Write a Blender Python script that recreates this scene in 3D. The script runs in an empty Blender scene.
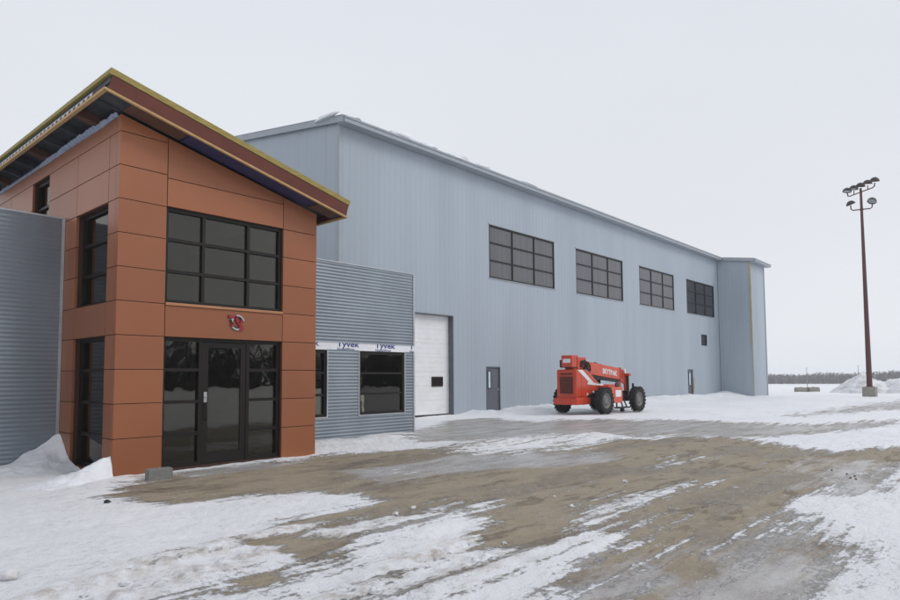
import bpy, bmesh, math, random
import numpy as np
from mathutils import Vector, Matrix, noise

# ------------------------------------------------------------------ scene, camera, world, sun
scn = bpy.context.scene
COL = scn.collection
random.seed(7)
rng = np.random.default_rng(11)

F_PX, PITCH, ROLL, YAW, CAM_H = 651.26, .0617, -.0057, -.8437, 1.65   # solved for a 900 px wide picture
cy_, sy_ = math.cos(YAW), math.sin(YAW)
fw = Vector((-sy_*math.cos(PITCH), cy_*math.cos(PITCH), math.sin(PITCH)))
rt = Vector((cy_, sy_, 0)); up = rt.cross(fw)
r2 = math.cos(ROLL)*rt + math.sin(ROLL)*up
u2 = -math.sin(ROLL)*rt + math.cos(ROLL)*up
cam_d = bpy.data.cameras.new('camera'); cam = bpy.data.objects.new('camera', cam_d); COL.objects.link(cam)
cam.matrix_world = Matrix(((r2.x, u2.x, -fw.x, 0), (r2.y, u2.y, -fw.y, 0), (r2.z, u2.z, -fw.z, CAM_H), (0, 0, 0, 1)))
cam_d.sensor_width = 36; cam_d.lens = F_PX/900*36; cam_d.shift_y = 37.5/900
cam_d.clip_start = .05; cam_d.clip_end = 8000
scn.camera = cam

SUN_DIR = Vector((.45, -.75, .85)).normalized()          # towards the sun behind the cloud
w = bpy.data.worlds.new('World'); scn.world = w; w.use_nodes = True
nt = w.node_tree; nt.nodes.clear()
sky = nt.nodes.new('ShaderNodeTexSky'); sky.sky_type = 'NISHITA'; sky.sun_disc = False
sky.sun_elevation = math.asin(SUN_DIR.z); sky.sun_rotation = math.atan2(SUN_DIR.x, SUN_DIR.y)
sky.air_density = 1.0; sky.dust_density = 3.0
b1 = nt.nodes.new('ShaderNodeBackground'); b1.inputs[1].default_value = .07
nt.links.new(sky.outputs[0], b1.inputs[0])
tcw = nt.nodes.new('ShaderNodeTexCoord'); sx = nt.nodes.new('ShaderNodeSeparateXYZ')
nt.links.new(tcw.outputs['Generated'], sx.inputs[0])
cr = nt.nodes.new('ShaderNodeValToRGB')
cr.color_ramp.elements[0].position = 0; cr.color_ramp.elements[0].color = (.79, .81, .845, 1)
cr.color_ramp.elements[1].position = .75; cr.color_ramp.elements[1].color = (.715, .745, .815, 1)
e = cr.color_ramp.elements.new(.3); e.color = (.755, .78, .83, 1)
nt.links.new(sx.outputs['Z'], cr.inputs[0])
nzw = nt.nodes.new('ShaderNodeTexNoise'); nzw.inputs['Scale'].default_value = 1.6; nzw.inputs['Detail'].default_value = 4
mpw = nt.nodes.new('ShaderNodeMapping'); mpw.inputs['Scale'].default_value = (1, 1, 2.5)
nt.links.new(tcw.outputs['Generated'], mpw.inputs[0]); nt.links.new(mpw.outputs[0], nzw.inputs['Vector'])
mrw = nt.nodes.new('ShaderNodeMapRange'); mrw.inputs[3].default_value = .95; mrw.inputs[4].default_value = 1.05
nt.links.new(nzw.outputs['Fac'], mrw.inputs[0])
vmw = nt.nodes.new('ShaderNodeVectorMath'); vmw.operation = 'SCALE'
nt.links.new(cr.outputs[0], vmw.inputs[0]); nt.links.new(mrw.outputs[0], vmw.inputs['Scale'])
b2 = nt.nodes.new('ShaderNodeBackground'); nt.links.new(vmw.outputs[0], b2.inputs[0]); b2.inputs[1].default_value = 1.0
mxw = nt.nodes.new('ShaderNodeMixShader'); mxw.inputs[0].default_value = .95     # closed cloud deck over the clear sky
nt.links.new(b1.outputs[0], mxw.inputs[1]); nt.links.new(b2.outputs[0], mxw.inputs[2])
ow = nt.nodes.new('ShaderNodeOutputWorld'); nt.links.new(mxw.outputs[0], ow.inputs[0])

sl = bpy.data.lights.new('sun', 'SUN'); sl.energy = .95; sl.angle = math.radians(25); sl.color = (1, .97, .93)
so = bpy.data.objects.new('sun', sl); COL.objects.link(so)
so.rotation_euler = SUN_DIR.to_track_quat('Z', 'Y').to_euler()

scn.view_settings.view_transform = 'Standard'; scn.view_settings.look = 'None'
scn.view_settings.exposure = .09; scn.view_settings.gamma = 1; scn.view_settings.use_curve_mapping = False
scn.cycles.max_bounces = 8; scn.cycles.transparent_max_bounces = 16
scn.cycles.volume_bounces = 1

# ------------------------------------------------------------------ materials
def s2l(c):
    return tuple(((x/255)/12.92 if x/255 <= .04045 else ((x/255+.055)/1.055)**2.4) for x in c)

def mat(name, col, rough=.6, metal=0, spec=.5, var=.12, scale=3, detail=6, bump=0, bscale=40, stretch=(1, 1, 1), coat=0, dirt=None, dirt_scale=1.2, dirt_lo=.55, dirt_hi=.75):
    """Principled with object-space noise variation, optional second 'dirt' colour and bump."""
    m = bpy.data.materials.new(name); m.use_nodes = True
    n = m.node_tree; p = n.nodes['Principled BSDF']
    p.inputs['Roughness'].default_value = rough; p.inputs['Metallic'].default_value = metal
    p.inputs['Specular IOR Level'].default_value = spec
    if coat: p.inputs['Coat Weight'].default_value = coat; p.inputs['Coat Roughness'].default_value = .1
    tc = n.nodes.new('ShaderNodeTexCoord'); mp = n.nodes.new('ShaderNodeMapping')
    mp.inputs['Scale'].default_value = stretch; n.links.new(tc.outputs['Object'], mp.inputs[0])
    nz = n.nodes.new('ShaderNodeTexNoise'); nz.inputs['Scale'].default_value = scale; nz.inputs['Detail'].default_value = detail
    n.links.new(mp.outputs[0], nz.inputs['Vector'])
    r = n.nodes.new('ShaderNodeValToRGB')
    r.color_ramp.elements[0].position = .3; r.color_ramp.elements[1].position = .7
    r.color_ramp.elements[0].color = tuple(c*(1-var) for c in col)+(1,)
    r.color_ramp.elements[1].color = tuple(min(1, c*(1+var)) for c in col)+(1,)
    n.links.new(nz.outputs['Fac'], r.inputs[0]); out = r.outputs[0]
    if dirt:
        n2 = n.nodes.new('ShaderNodeTexNoise'); n2.inputs['Scale'].default_value = dirt_scale; n2.inputs['Detail'].default_value = 8
        n2.inputs['Roughness'].default_value = .65
        n.links.new(mp.outputs[0], n2.inputs['Vector'])
        mr = n.nodes.new('ShaderNodeMapRange'); mr.inputs[1].default_value = dirt_lo; mr.inputs[2].default_value = dirt_hi
        n.links.new(n2.outputs['Fac'], mr.inputs[0])
        mx = n.nodes.new('ShaderNodeMix'); mx.data_type = 'RGBA'
        n.links.new(mr.outputs[0], mx.inputs[0]); n.links.new(out, mx.inputs[6]); mx.inputs[7].default_value = tuple(dirt)+(1,)
        out = mx.outputs[2]
    n.links.new(out, p.inputs['Base Color'])
    if bump:
        n3 = n.nodes.new('ShaderNodeTexNoise'); n3.inputs['Scale'].default_value = bscale; n3.inputs['Detail'].default_value = 5
        n.links.new(mp.outputs[0], n3.inputs['Vector'])
        b = n.nodes.new('ShaderNodeBump'); b.inputs['Strength'].default_value = bump; b.inputs['Distance'].default_value = .02
        n.links.new(n3.outputs['Fac'], b.inputs['Height']); n.links.new(b.outputs[0], p.inputs['Normal'])
    return m

def glass_mat(name, tint, refl=1.0, ior=1.7):
    m = bpy.data.materials.new(name); m.use_nodes = True
    n = m.node_tree; n.nodes.remove(n.nodes['Principled BSDF']); o = n.nodes['Material Output']
    fr = n.nodes.new('ShaderNodeFresnel'); fr.inputs[0].default_value = ior
    t = n.nodes.new('ShaderNodeBsdfTransparent'); t.inputs[0].default_value = tint+(1,)
    g = n.nodes.new('ShaderNodeBsdfGlossy'); g.inputs[0].default_value = (refl, refl*.97, refl*.90, 1); g.inputs['Roughness'].default_value = .015
    tc = n.nodes.new('ShaderNodeTexCoord'); nz = n.nodes.new('ShaderNodeTexNoise'); nz.inputs['Scale'].default_value = 1.3
    n.links.new(tc.outputs['Object'], nz.inputs['Vector'])
    b = n.nodes.new('ShaderNodeBump'); b.inputs['Strength'].default_value = .06; b.inputs['Distance'].default_value = .05
    n.links.new(nz.outputs['Fac'], b.inputs['Height']); n.links.new(b.outputs[0], g.inputs['Normal'])
    mx = n.nodes.new('ShaderNodeMixShader'); n.links.new(fr.outputs[0], mx.inputs[0])
    n.links.new(t.outputs[0], mx.inputs[1]); n.links.new(g.outputs[0], mx.inputs[2]); n.links.new(mx.outputs[0], o.inputs[0])
    return m

M = {}
M['hangar'] = mat('hangar_cladding', (.365, .415, .468), .45, 0, .4, .06, .55, 3, stretch=(1, 1, .12))
M['trim'] = mat('hangar_trim', (.33, .36, .395), .45, .0, .5, .06, 2)
M['corr'] = mat('corrugated_galvanised', (.23, .262, .297), .42, .5, .5, .10, 1.2, 4, stretch=(1, 1, .6))
M['copper'] = mat('copper_panel', (.30, .106, .046), .38, .2, .5, .05, .8, 3)
M['joint'] = mat('dark_joint', (.045, .018, .010), .8)
M['sill'] = mat('lit_copper_sill', (.42, .19, .09), .4, .2)  # light caught by the upward bevel is put into this lighter copper
M['bronze'] = mat('dark_bronze_frame', (.011, .0075, .006), .45, 0, .3, .1, 5)
M['glass'] = glass_mat('window_glass', (.46, .46, .43), .9, 1.66)
M['clear_glass'] = glass_mat('clear_window_glass', (.80, .80, .76), .9, 1.55)
M['inside'] = mat('interior_plaster', (.55, .48, .36), .9, var=.08)
M['inside_dark'] = mat('interior_floor', (.12, .11, .10), .8)
M['inside_grey'] = mat('interior_panel', (.19, .19, .185), .8)
M['pane_grey'] = mat('hangar_pane', (.115, .115, .122), .28, 0, .5, .16, 1.0, 4, bump=.15, bscale=9, stretch=(9, 9, .25))
M['pane_dark'] = mat('hangar_pane_dark', (.022, .022, .026), .12, 0, .5, .1, 2)
M['white_door'] = mat('white_door_paint', (.80, .81, .81), .45, var=.03, dirt=(.66, .66, .64), dirt_scale=.8, dirt_lo=.5, dirt_hi=.9)
M['door_grey'] = mat('grey_steel_door', (.115, .125, .15), .45, var=.06)
M['yellow_wood'] = mat('treated_timber', (.30, .235, .065), .75, var=.2, scale=3, stretch=(2, 12, 12), bump=.2, dirt=(.2, .14, .05), dirt_scale=4)
M['wood'] = mat('raw_timber', (.45, .28, .12), .75, var=.18, scale=3, stretch=(2, 10, 10), bump=.2)
M['fascia'] = mat('brown_fascia', (.125, .038, .026), .7, 0, .25, var=.12, scale=2)
M['soffit'] = mat('dark_deck', (.055, .06, .07), .6, .2, var=.3, scale=4)
M['lookout'] = mat('brown_framing', (.10, .045, .03), .75, var=.2)
M['navy'] = mat('navy_membrane', (.028, .034, .105), .5, var=.2, scale=4)
M['track'] = mat('steel_track', (.48, .50, .52), .4, .5)
M['plastic'] = mat('white_sheeting', (.22, .255, .35), .4, var=.2, scale=8, bump=.4)
M['wrap'] = mat('white_house_wrap', (.78, .79, .82), .6, var=.04, bump=.25, bscale=6)
M['navy_ink'] = mat('navy_ink', (.035, .05, .22), .6)
M['red_ink'] = mat('red_emblem', (.30, .012, .03), .5)
M['chrome'] = mat('emblem_silver', (.42, .42, .43), .4, .3)
M['black'] = mat('black_rubber', (.012, .012, .013), .75, var=.3, bump=.3, dirt=(.09, .085, .08), dirt_scale=5, dirt_lo=.58, dirt_hi=.8)
M['dark_metal'] = mat('dark_machinery', (.02, .02, .022), .5, .3, var=.3, dirt=(.10, .085, .075), dirt_scale=6)
M['red'] = mat('red_orange_paint', (.55, .052, .018), .4, 0, .5, .1, 2, coat=.25, dirt=(.33, .07, .04), dirt_scale=3, dirt_lo=.5, dirt_hi=.85)
M['red2'] = mat('faded_red_paint', (.60, .10, .055), .5, 0, .5, .1, 2, dirt=(.42, .12, .085), dirt_scale=3)
M['grille'] = mat('rust_grille', (.12, .028, .016), .7, var=.3, scale=9)
M['white_paint'] = mat('white_decal', (.72, .74, .75), .5, var=.05, dirt=(.5, .45, .42), dirt_scale=9, dirt_lo=.6)
M['rim'] = mat('grey_rim', (.17, .17, .16), .55, .2, var=.2, dirt=(.08, .075, .07), dirt_scale=6)
M['clear'] = mat('cab_glass', (.33, .40, .43), .12, 0, .5, .1)
M['rustpole'] = mat('brown_mast_steel', (.10, .036, .03), .55, .1, var=.15, scale=2, stretch=(1, 1, .1))
M['lampbody'] = mat('dark_lamp_housing', (.05, .036, .034), .5, .3)
M['lens'] = mat('lamp_lens', (.30, .33, .34), .15)
M['concrete'] = mat('grey_concrete', (.29, .275, .24), .85, var=.15, scale=4, bump=.4, dirt=(.2, .19, .17), dirt_scale=3)
M['block'] = mat('grey_block', (.215, .215, .205), .9, var=.18, scale=14, bump=.7, bscale=60)
M['yellow'] = mat('yellow_insulation', (.40, .36, .22), .7)
M['board'] = mat('weathered_board', (.40, .33, .25), .8, var=.15, stretch=(8, 8, 1))
M['scrap'] = mat('red_scrap', (.10, .02, .02), .8)
M['painted_daylight_pane'] = mat('painted_daylight_pane', (.55, .68, .76), .2)  # daylight showing in the door lites is put into this pale blue
M['tree'] = mat('bare_branches', (.085, .08, .08), .9, var=.3, scale=.2)

def vary(m, islands=0, sheet=0):
    """small brightness shifts: per separate panel, or per cladding sheet of the given width"""
    n = m.node_tree; p = n.nodes['Principled BSDF']; src = p.inputs['Base Color'].links[0].from_socket
    if islands:
        g = n.nodes.new('ShaderNodeNewGeometry'); val = g.outputs['Random Per Island']; amp = islands
    else:
        tc = n.nodes['Texture Coordinate']; sp = n.nodes.new('ShaderNodeSeparateXYZ'); n.links.new(tc.outputs['Object'], sp.inputs[0])
        def fl(s):
            a = n.nodes.new('ShaderNodeMath'); a.operation = 'DIVIDE'; n.links.new(s, a.inputs[0]); a.inputs[1].default_value = sheet
            b = n.nodes.new('ShaderNodeMath'); b.operation = 'FLOOR'; n.links.new(a.outputs[0], b.inputs[0]); return b.outputs[0]
        ad = n.nodes.new('ShaderNodeMath'); n.links.new(fl(sp.outputs['X']), ad.inputs[0]); n.links.new(fl(sp.outputs['Y']), ad.inputs[1])
        wn = n.nodes.new('ShaderNodeTexWhiteNoise'); wn.noise_dimensions = '1D'; n.links.new(ad.outputs[0], wn.inputs['W']); val = wn.outputs['Value']; amp = .025
    mr = n.nodes.new('ShaderNodeMapRange'); mr.inputs[3].default_value = 1-amp; mr.inputs[4].default_value = 1+amp; n.links.new(val, mr.inputs[0])
    vm = n.nodes.new('ShaderNodeVectorMath'); vm.operation = 'SCALE'; n.links.new(src, vm.inputs[0]); n.links.new(mr.outputs[0], vm.inputs['Scale']); n.links.new(vm.outputs[0], p.inputs['Base Color'])
vary(M['copper'], islands=.09); vary(M['hangar'], sheet=.915)
def snow_mat(name, dirty=.0, grey=(.42, .39, .35)):
    m = mat(name, (.82, .835, .87), .55, 0, .3, .035, 2.2, 8, dirt=grey, dirt_scale=1.5, dirt_lo=.62-dirty*.25, dirt_hi=.95-dirty*.2)
    n = m.node_tree; p = n.nodes['Principled BSDF']
    p.inputs['Subsurface Weight'].default_value = 0
    tc = n.nodes['Texture Coordinate']
    a = n.nodes.new('ShaderNodeTexNoise'); a.inputs['Scale'].default_value = 7; a.inputs['Detail'].default_value = 10; a.inputs['Roughness'].default_value = .62
    n.links.new(tc.outputs['Object'], a.inputs['Vector'])
    b = n.nodes.new('ShaderNodeBump'); b.inputs['Strength'].default_value = .8; b.inputs['Distance'].default_value = .06
    n.links.new(a.outputs['Fac'], b.inputs['Height']); n.links.new(b.outputs[0], p.inputs['Normal'])
    return m
M['snow'] = snow_mat('clean_snow')
M['snow_dirty'] = snow_mat('soiled_snow', 1.0)

# ------------------------------------------------------------------ mesh helpers
class MB:
    def __init__(s): s.v = []; s.f = []; s.mi = []; s.sm = []
    def add(s, vs, fs, mi=0, smooth=False):
        o = len(s.v); s.v += [tuple(map(float, v)) for v in vs]
        for f in fs: s.f.append(tuple(i+o for i in f)); s.mi.append(mi); s.sm.append(smooth)
        return s
    def box(s, a, b, mi=0):
        x0, y0, z0 = [min(p, q) for p, q in zip(a, b)]; x1, y1, z1 = [max(p, q) for p, q in zip(a, b)]
        return s.add([(x0,y0,z0),(x1,y0,z0),(x1,y1,z0),(x0,y1,z0),(x0,y0,z1),(x1,y0,z1),(x1,y1,z1),(x0,y1,z1)],
              [(3,2,1,0),(4,5,6,7),(0,1,5,4),(1,2,6,5),(2,3,7,6),(3,0,4,7)], mi)
    def obox(s, org, ax, lo, hi, mi=0):
        """box in a frame: org + axes (3 vectors), from lo to hi in that frame"""
        t = MB().box(lo, hi); org = Vector(org)
        return s.add([org+ax[0]*v[0]+ax[1]*v[1]+ax[2]*v[2] for v in t.v], t.f, mi)
    def prism(s, poly, axis, a, b, mi=0):
        """poly: list of 2-D points in the other two axes (in x,y,z order), extruded from a to b on axis"""
        def P(p, c):
            q = list(p); q.insert(axis, c); return q
        n = len(poly)
        ar = sum(poly[i][0]*poly[(i+1) % n][1]-poly[(i+1) % n][0]*poly[i][1] for i in range(n))
        if (ar < 0) != (axis == 1): poly = poly[::-1]
        if a > b: a, b = b, a
        vs = [P(p, a) for p in poly]+[P(p, b) for p in poly]
        fs = [tuple(range(n-1, -1, -1)), tuple(range(n, 2*n))]+[(i, (i+1) % n, n+(i+1) % n, n+i) for i in range(n)]
        return s.add(vs, fs, mi)
    def tube(s, pts, r, seg=10, mi=0, cap=True, smooth=True):
        pts = [Vector(p) for p in pts]; rs = r if isinstance(r, (list, tuple)) else [r]*len(pts)
        t0 = (pts[1]-pts[0]).normalized(); nrm = t0.orthogonal().normalized(); rings = []
        for i, p in enumerate(pts):
            t = (pts[min(i+1, len(pts)-1)]-pts[max(i-1, 0)]).normalized()
            nrm = (nrm-t*nrm.dot(t)).normalized(); bn = t.cross(nrm)
            rings.append([p+(nrm*math.cos(2*math.pi*k/seg)+bn*math.sin(2*math.pi*k/seg))*rs[i] for k in range(seg)])
        vs = [v for rg in rings for v in rg]; fs = []
        for i in range(len(pts)-1):
            for k in range(seg):
                fs.append((i*seg+k, i*seg+(k+1) % seg, (i+1)*seg+(k+1) % seg, (i+1)*seg+k))
        s.add(vs, fs, mi, smooth)
        if cap: s.add(rings[0], [tuple(range(seg-1, -1, -1))], mi); s.add(rings[-1], [tuple(range(seg))], mi)
        return s
    def lathe(s, prof, axis, org, seg=28, mi=0, smooth=True):
        """prof: (radius, offset along axis) revolved about axis vector through org"""
        ax = Vector(axis).normalized(); n1 = ax.orthogonal().normalized(); n2 = ax.cross(n1); org = Vector(org)
        vs = [org+ax*h+(n1*math.cos(2*math.pi*k/seg)+n2*math.sin(2*math.pi*k/seg))*r for r, h in prof for k in range(seg)]
        fs = [(i*seg+k, i*seg+(k+1) % seg, (i+1)*seg+(k+1) % seg, (i+1)*seg+k) for i in range(len(prof)-1) for k in range(seg)]
        return s.add(vs, fs, mi, smooth)
    def build(s, name, mats, parent=None, bevel=0):
        me = bpy.data.meshes.new(name); me.from_pydata(s.v, [], s.f)
        for m in (mats if isinstance(mats, (list, tuple)) else [mats]): me.materials.append(m)
        me.polygons.foreach_set('material_index', s.mi); me.polygons.foreach_set('use_smooth', s.sm)
        me.update()
        o = bpy.data.objects.new(name, me); COL.objects.link(o)
        if parent is not None: o.parent = parent; o.matrix_parent_inverse = parent_world(parent).inverted()
        if bevel:
            b = o.modifiers.new('bevel', 'BEVEL'); b.width = bevel; b.segments = 2; b.limit_method = 'ANGLE'; b.angle_limit = .7
        return o

def parent_world(p):
    m = Matrix.LocRotScale(p.location, p.rotation_euler, p.scale)
    if p.parent: m = parent_world(p.parent) @ p.matrix_parent_inverse @ m
    return m
def tag(o, label=None, cat=None, group=None, kind=None):
    for k, v in (('label', label), ('category', cat), ('group', group), ('kind', kind)):
        if v: o[k] = v
    return o
def empty(name, loc, rz=0):
    o = bpy.data.objects.new(name, None); COL.objects.link(o); o.location = loc; o.rotation_euler = (0, 0, rz)
    o.empty_display_size = .3; return o
def copy_tree(o, parent=None):
    c = o.copy(); COL.objects.link(c)
    if parent is not None: c.parent = parent
    for ch in o.children: copy_tree(ch, c)
    return c
def text_mb(txt, size, extrude=.004, spacing=1.0, bold=.0, shear=0):
    cu = bpy.data.curves.new('lettering', 'FONT'); cu.body = txt; cu.size = size; cu.extrude = extrude
    cu.align_x = 'CENTER'; cu.space_character = spacing; cu.offset = bold; cu.shear = shear
    ob = bpy.data.objects.new('lettering', cu); COL.objects.link(ob)
    dg = bpy.context.evaluated_depsgraph_get(); me = bpy.data.meshes.new_from_object(ob.evaluated_get(dg))
    vs = [tuple(v.co) for v in me.vertices]; fs = [tuple(p.vertices) for p in me.polygons]
    bpy.data.objects.remove(ob); bpy.data.curves.remove(cu); bpy.data.meshes.remove(me)
    return vs, fs
def subtract(rect, holes):
    """split rect (a0,b0,a1,b1) into rectangles round the holes"""
    A = sorted({rect[0], rect[2], *[h[0] for h in holes], *[h[2] for h in holes]}); A = [a for a in A if rect[0] <= a <= rect[2]]
    out = []
    for a0, a1 in zip(A, A[1:]):
        m = (a0+a1)/2; cuts = sorted((h[1], h[3]) for h in holes if h[0] < m < h[2]); z = rect[1]
        for c0, c1 in cuts:
            if c0 > z: out.append((a0, z, a1, c0))
            z = max(z, c1)
        if z < rect[3]: out.append((a0, z, a1, rect[3]))
    return out
def fbm(x, y, sc=1.0, oc=4, seed=0.0):
    """numpy value-noise fbm, about -.5..5"""
    x = np.asarray(x, float)*sc; y = np.asarray(y, float)*sc; r = np.zeros_like(x); a = .5
    for o in range(oc):
        xi = np.floor(x); yi = np.floor(y); fx = x-xi; fy = y-yi; fx = fx*fx*(3-2*fx); fy = fy*fy*(3-2*fy)
        def hsh(i, j):
            q = np.sin(i*127.1+j*311.7+seed*17.3+o*41.7)*43758.5453; return q-np.floor(q)
        v = (hsh(xi, yi)*(1-fx)+hsh(xi+1, yi)*fx)*(1-fy)+(hsh(xi, yi+1)*(1-fx)+hsh(xi+1, yi+1)*fx)*fy
        r += a*(v-.5); a *= .5; x = x*2.03+5.1; y = y*2.03+1.7
    return r
def sstep(a, b, x):
    t = np.clip((np.asarray(x, float)-a)/(b-a), 0, 1); return t*t*(3-2*t)
# ------------------------------------------------------------------ the ground: snow, ice and bare gravel of the yard
# each patch: snow cover (0 none, 1 full), share of ice on the bare surface, soft edge in metres, outline in metres on the ground
PATCHES = [
    (0.16, 0.92, 1.3, [(15.07, 14.95), (18.07, 14.68), (22.07, 13.88), (24.8, 10.2), (24.67, 5.97), (29.6, 3.74), (25.13, 3.19), (20.18, 4.89), (18.2, 6.93), (16.65, 10.48), (13.97, 11.35), (12.54, 12.25)]),
    (-0.02, 0.04, 0.66, [(4.29, 10.87), (5.2, 11.79), (6.75, 11.78), (8.19, 11.5), (9.48, 11.63), (11.14, 10.88), (12.37, 10.05), (13.27, 8.92), (16.05, 8.25), (18.53, 6.5), (18.09, 4.39), (17.79, 3.25), (14.58, 2.88), (11.28, 2.59), (9.06, 2.28), (7.48, 2.34), (6.62, 2.5), (6.05, 2.77), (6.46, 3.34), (6.05, 3.83), (5.46, 3.87), (6.28, 5.12), (6.52, 5.81), (6.34, 6.58), (6.22, 7.97), (5.35, 8.49), (4.76, 8.58), (4.15, 9.08), (4.0, 10.11)]),
    (0.16, 0.92, 1.04, [(15.05, 3.57), (17.76, 2.27), (10.68, 1.39), (10.11, 2.29), (8.69, 1.82), (7.91, 1.3), (7.15, 1.07), (4.93, 0.86), (4.24, 1.65), (3.78, 2.18), (4.71, 2.62), (5.0, 2.87), (5.7, 2.66), (7.12, 2.23), (8.97, 2.21), (11.85, 2.68)]),
    (0.16, 0.92, 1.04, [(4.98, 3.36), (5.85, 3.24), (5.73, 2.72), (4.72, 2.54), (4.46, 2.83)]),
    (0.16, 0.92, 0.78, [(15.09, 14.92), (19.48, 17.36), (21.68, 16.54), (19.76, 13.27), (16.13, 12.31), (12.91, 12.23)]),
    (0.97, 0.4, 0.75, [(5.73, 3.87), (7.62, 4.29), (9.18, 4.41), (9.45, 4.1), (7.7, 3.71), (6.1, 3.44), (5.23, 3.31), (3.91, 3.19), (2.89, 4.05), (3.04, 4.96), (4.52, 4.04)]),
    (0.82, 0.4, 0.6, [(5.3, 5.84), (6.47, 6.42), (7.09, 6.52), (7.13, 5.98), (7.57, 5.7), (7.24, 5.28), (6.22, 5.38), (5.17, 5.21), (3.91, 4.86), (3.67, 5.14)]),
    (0.74, 0.4, 0.6, [(7.41, 4.24), (9.18, 4.41), (10.78, 4.29), (10.83, 3.9), (9.56, 3.96), (8.16, 4.07), (7.23, 4.0)]),
    (0.7, 0.4, 0.75, [(11.44, 5.39), (14.47, 5.74), (14.42, 4.9), (12.76, 4.87), (11.13, 4.96)]),
    (0.74, 0.4, 0.9, [(10.97, 10.09), (13.53, 10.99), (16.09, 10.13), (16.41, 8.73), (13.77, 7.59), (11.91, 8.01), (10.69, 8.96)]),
    (1.35, 0.4, 0.66, [(9.95, 2.26), (10.46, 2.0), (11.26, 1.41), (11.18, 0.79), (5.32, 0.41), (4.95, 0.84), (7.09, 1.04), (8.02, 1.5)]),
    (1.3, 0.4, 1.1, [(17.6, 5.0), (21.73, 3.96), (26.73, 3.25), (27.79, 1.85), (19.34, 1.31), (16.72, 3.25)]),
    (-0.02, 0.04, 0.66, [(4.79, 6.62), (5.74, 6.53), (6.68, 6.53), (6.64, 6.11), (5.7, 6.09), (4.96, 6.17)]),
    (0.0, 0.04, 0.33, [(3.86, 6.27), (4.35, 6.11), (4.57, 5.64), (4.11, 5.17), (3.78, 5.22), (3.93, 5.68)]),
    (0.02, 0.04, 0.22, [(3.09, 5.07), (3.44, 5.12), (3.33, 4.96), (3.09, 4.97)]),
    (0.0, 0.04, 0.33, [(5.53, 4.64), (6.26, 4.22), (6.14, 3.86), (5.4, 3.82), (5.15, 4.06)]),
    (-0.02, 0.04, 0.22, [(5.7, 2.61), (6.17, 2.48), (5.68, 2.22), (5.5, 2.38)]),
    (-0.02, 0.04, 0.22, [(4.66, 2.52), (4.98, 2.41), (4.73, 2.17), (4.43, 2.38)]),
    (-0.02, 0.04, 0.66, [(15.88, 3.09), (18.57, 2.28), (18.8, 1.64), (16.3, 1.76), (15.37, 2.64)]),
    (0.32, 0.92, 2.08, [(29.7, 7.93), (38.75, 7.46), (53.55, 6.44), (65.77, 4.28), (43.3, 2.84), (33.84, 6.13), (29.44, 7.11)]),
    (0.32, 0.92, 0.39, [(7.68, 9.56), (9.65, 9.43), (12.11, 8.68), (14.15, 6.78), (11.68, 6.44), (9.31, 7.57), (7.21, 7.96)]),
    (0.32, 0.92, 0.31, [(5.26, 11.53), (7.16, 11.75), (8.09, 11.36), (7.8, 10.96), (5.32, 10.91)]),
]
TRACKS = [[(1.82, 5.62), (2.55, 5.74), (3.66, 5.99), (4.69, 6.01), (5.78, 6.18), (6.86, 6.31)], [(2.57, 3.59), (4.17, 4.07), (5.96, 4.28), (8.3, 4.59), (11.59, 4.79)]]
RUTS = [(-0.36, 0.13, [(2.52, 4.81), (4.39, 4.56), (6.9, 4.66), (11.13, 4.96), (19.05, 5.36)]), (-0.38, 0.12, [(3.03, 3.88), (4.7, 3.83), (6.98, 3.86), (10.48, 4.01), (17.32, 4.21)]), (-0.45, 0.12, [(2.04, 6.34), (3.82, 6.45), (6.5, 6.74), (10.69, 7.66), (17.47, 8.36)]), (-0.32, 0.1, [(2.12, 5.27), (3.83, 5.38), (6.37, 5.68), (10.34, 6.31), (17.74, 7.03)]), (-0.45, 0.12, [(3.92, 3.01), (5.59, 2.9), (8.34, 2.95), (13.04, 3.02), (18.47, 2.76)]), (0.45, 0.1, [(3.86, 3.25), (5.78, 3.32), (8.79, 3.65), (13.64, 4.03), (20.68, 4.25)]), (0.4, 0.08, [(4.3, 2.73), (5.95, 2.72), (8.88, 2.89), (12.4, 3.03)]), (0.35, 0.07, [(4.92, 4.81), (7.11, 5.11), (10.91, 5.62), (17.66, 6.2)]), (0.75, 0.022, [(5.58, 2.56), (6.54, 2.6)]), (0.75, 0.02, [(7.55, 3.02), (9.33, 3.01), (10.55, 2.91)]), (0.6, 0.02, [(10.48, 4.01), (10.44, 3.32)]), (0.6, 0.02, [(8.28, 5.23), (11.14, 5.34)])]
def poly_sd(x, y, poly):
    """signed distance to a polygon, negative inside"""
    d = np.full(x.shape, 1e9); ins = np.zeros(x.shape, bool); n = len(poly)
    for i in range(n):
        ax, ay = poly[i]; bx, by = poly[(i+1) % n]; ex, ey = bx-ax, by-ay
        t = np.clip(((x-ax)*ex+(y-ay)*ey)/(ex*ex+ey*ey+1e-12), 0, 1)
        d = np.minimum(d, (x-ax-t*ex)**2+(y-ay-t*ey)**2)
        c = (ay > y) != (by > y)
        with np.errstate(divide='ignore', invalid='ignore'): xi = ax+(y-ay)*ex/(ey if ey else 1e-9)
        ins ^= c & (x < xi)
    d = np.sqrt(d); return np.where(ins, -d, d)
def line_d(x, y, pts):
    d = np.full(x.shape, 1e9); s = np.zeros(x.shape); L = 0
    for (ax, ay), (bx, by) in zip(pts, pts[1:]):
        ex, ey = bx-ax, by-ay; l = math.hypot(ex, ey); t = np.clip(((x-ax)*ex+(y-ay)*ey)/(l*l), 0, 1)
        q = np.sqrt((x-ax-t*ex)**2+(y-ay-t*ey)**2); k = q < d; d = np.where(k, q, d); s = np.where(k, L+t*l, s); L += l
    return d, s
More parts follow.
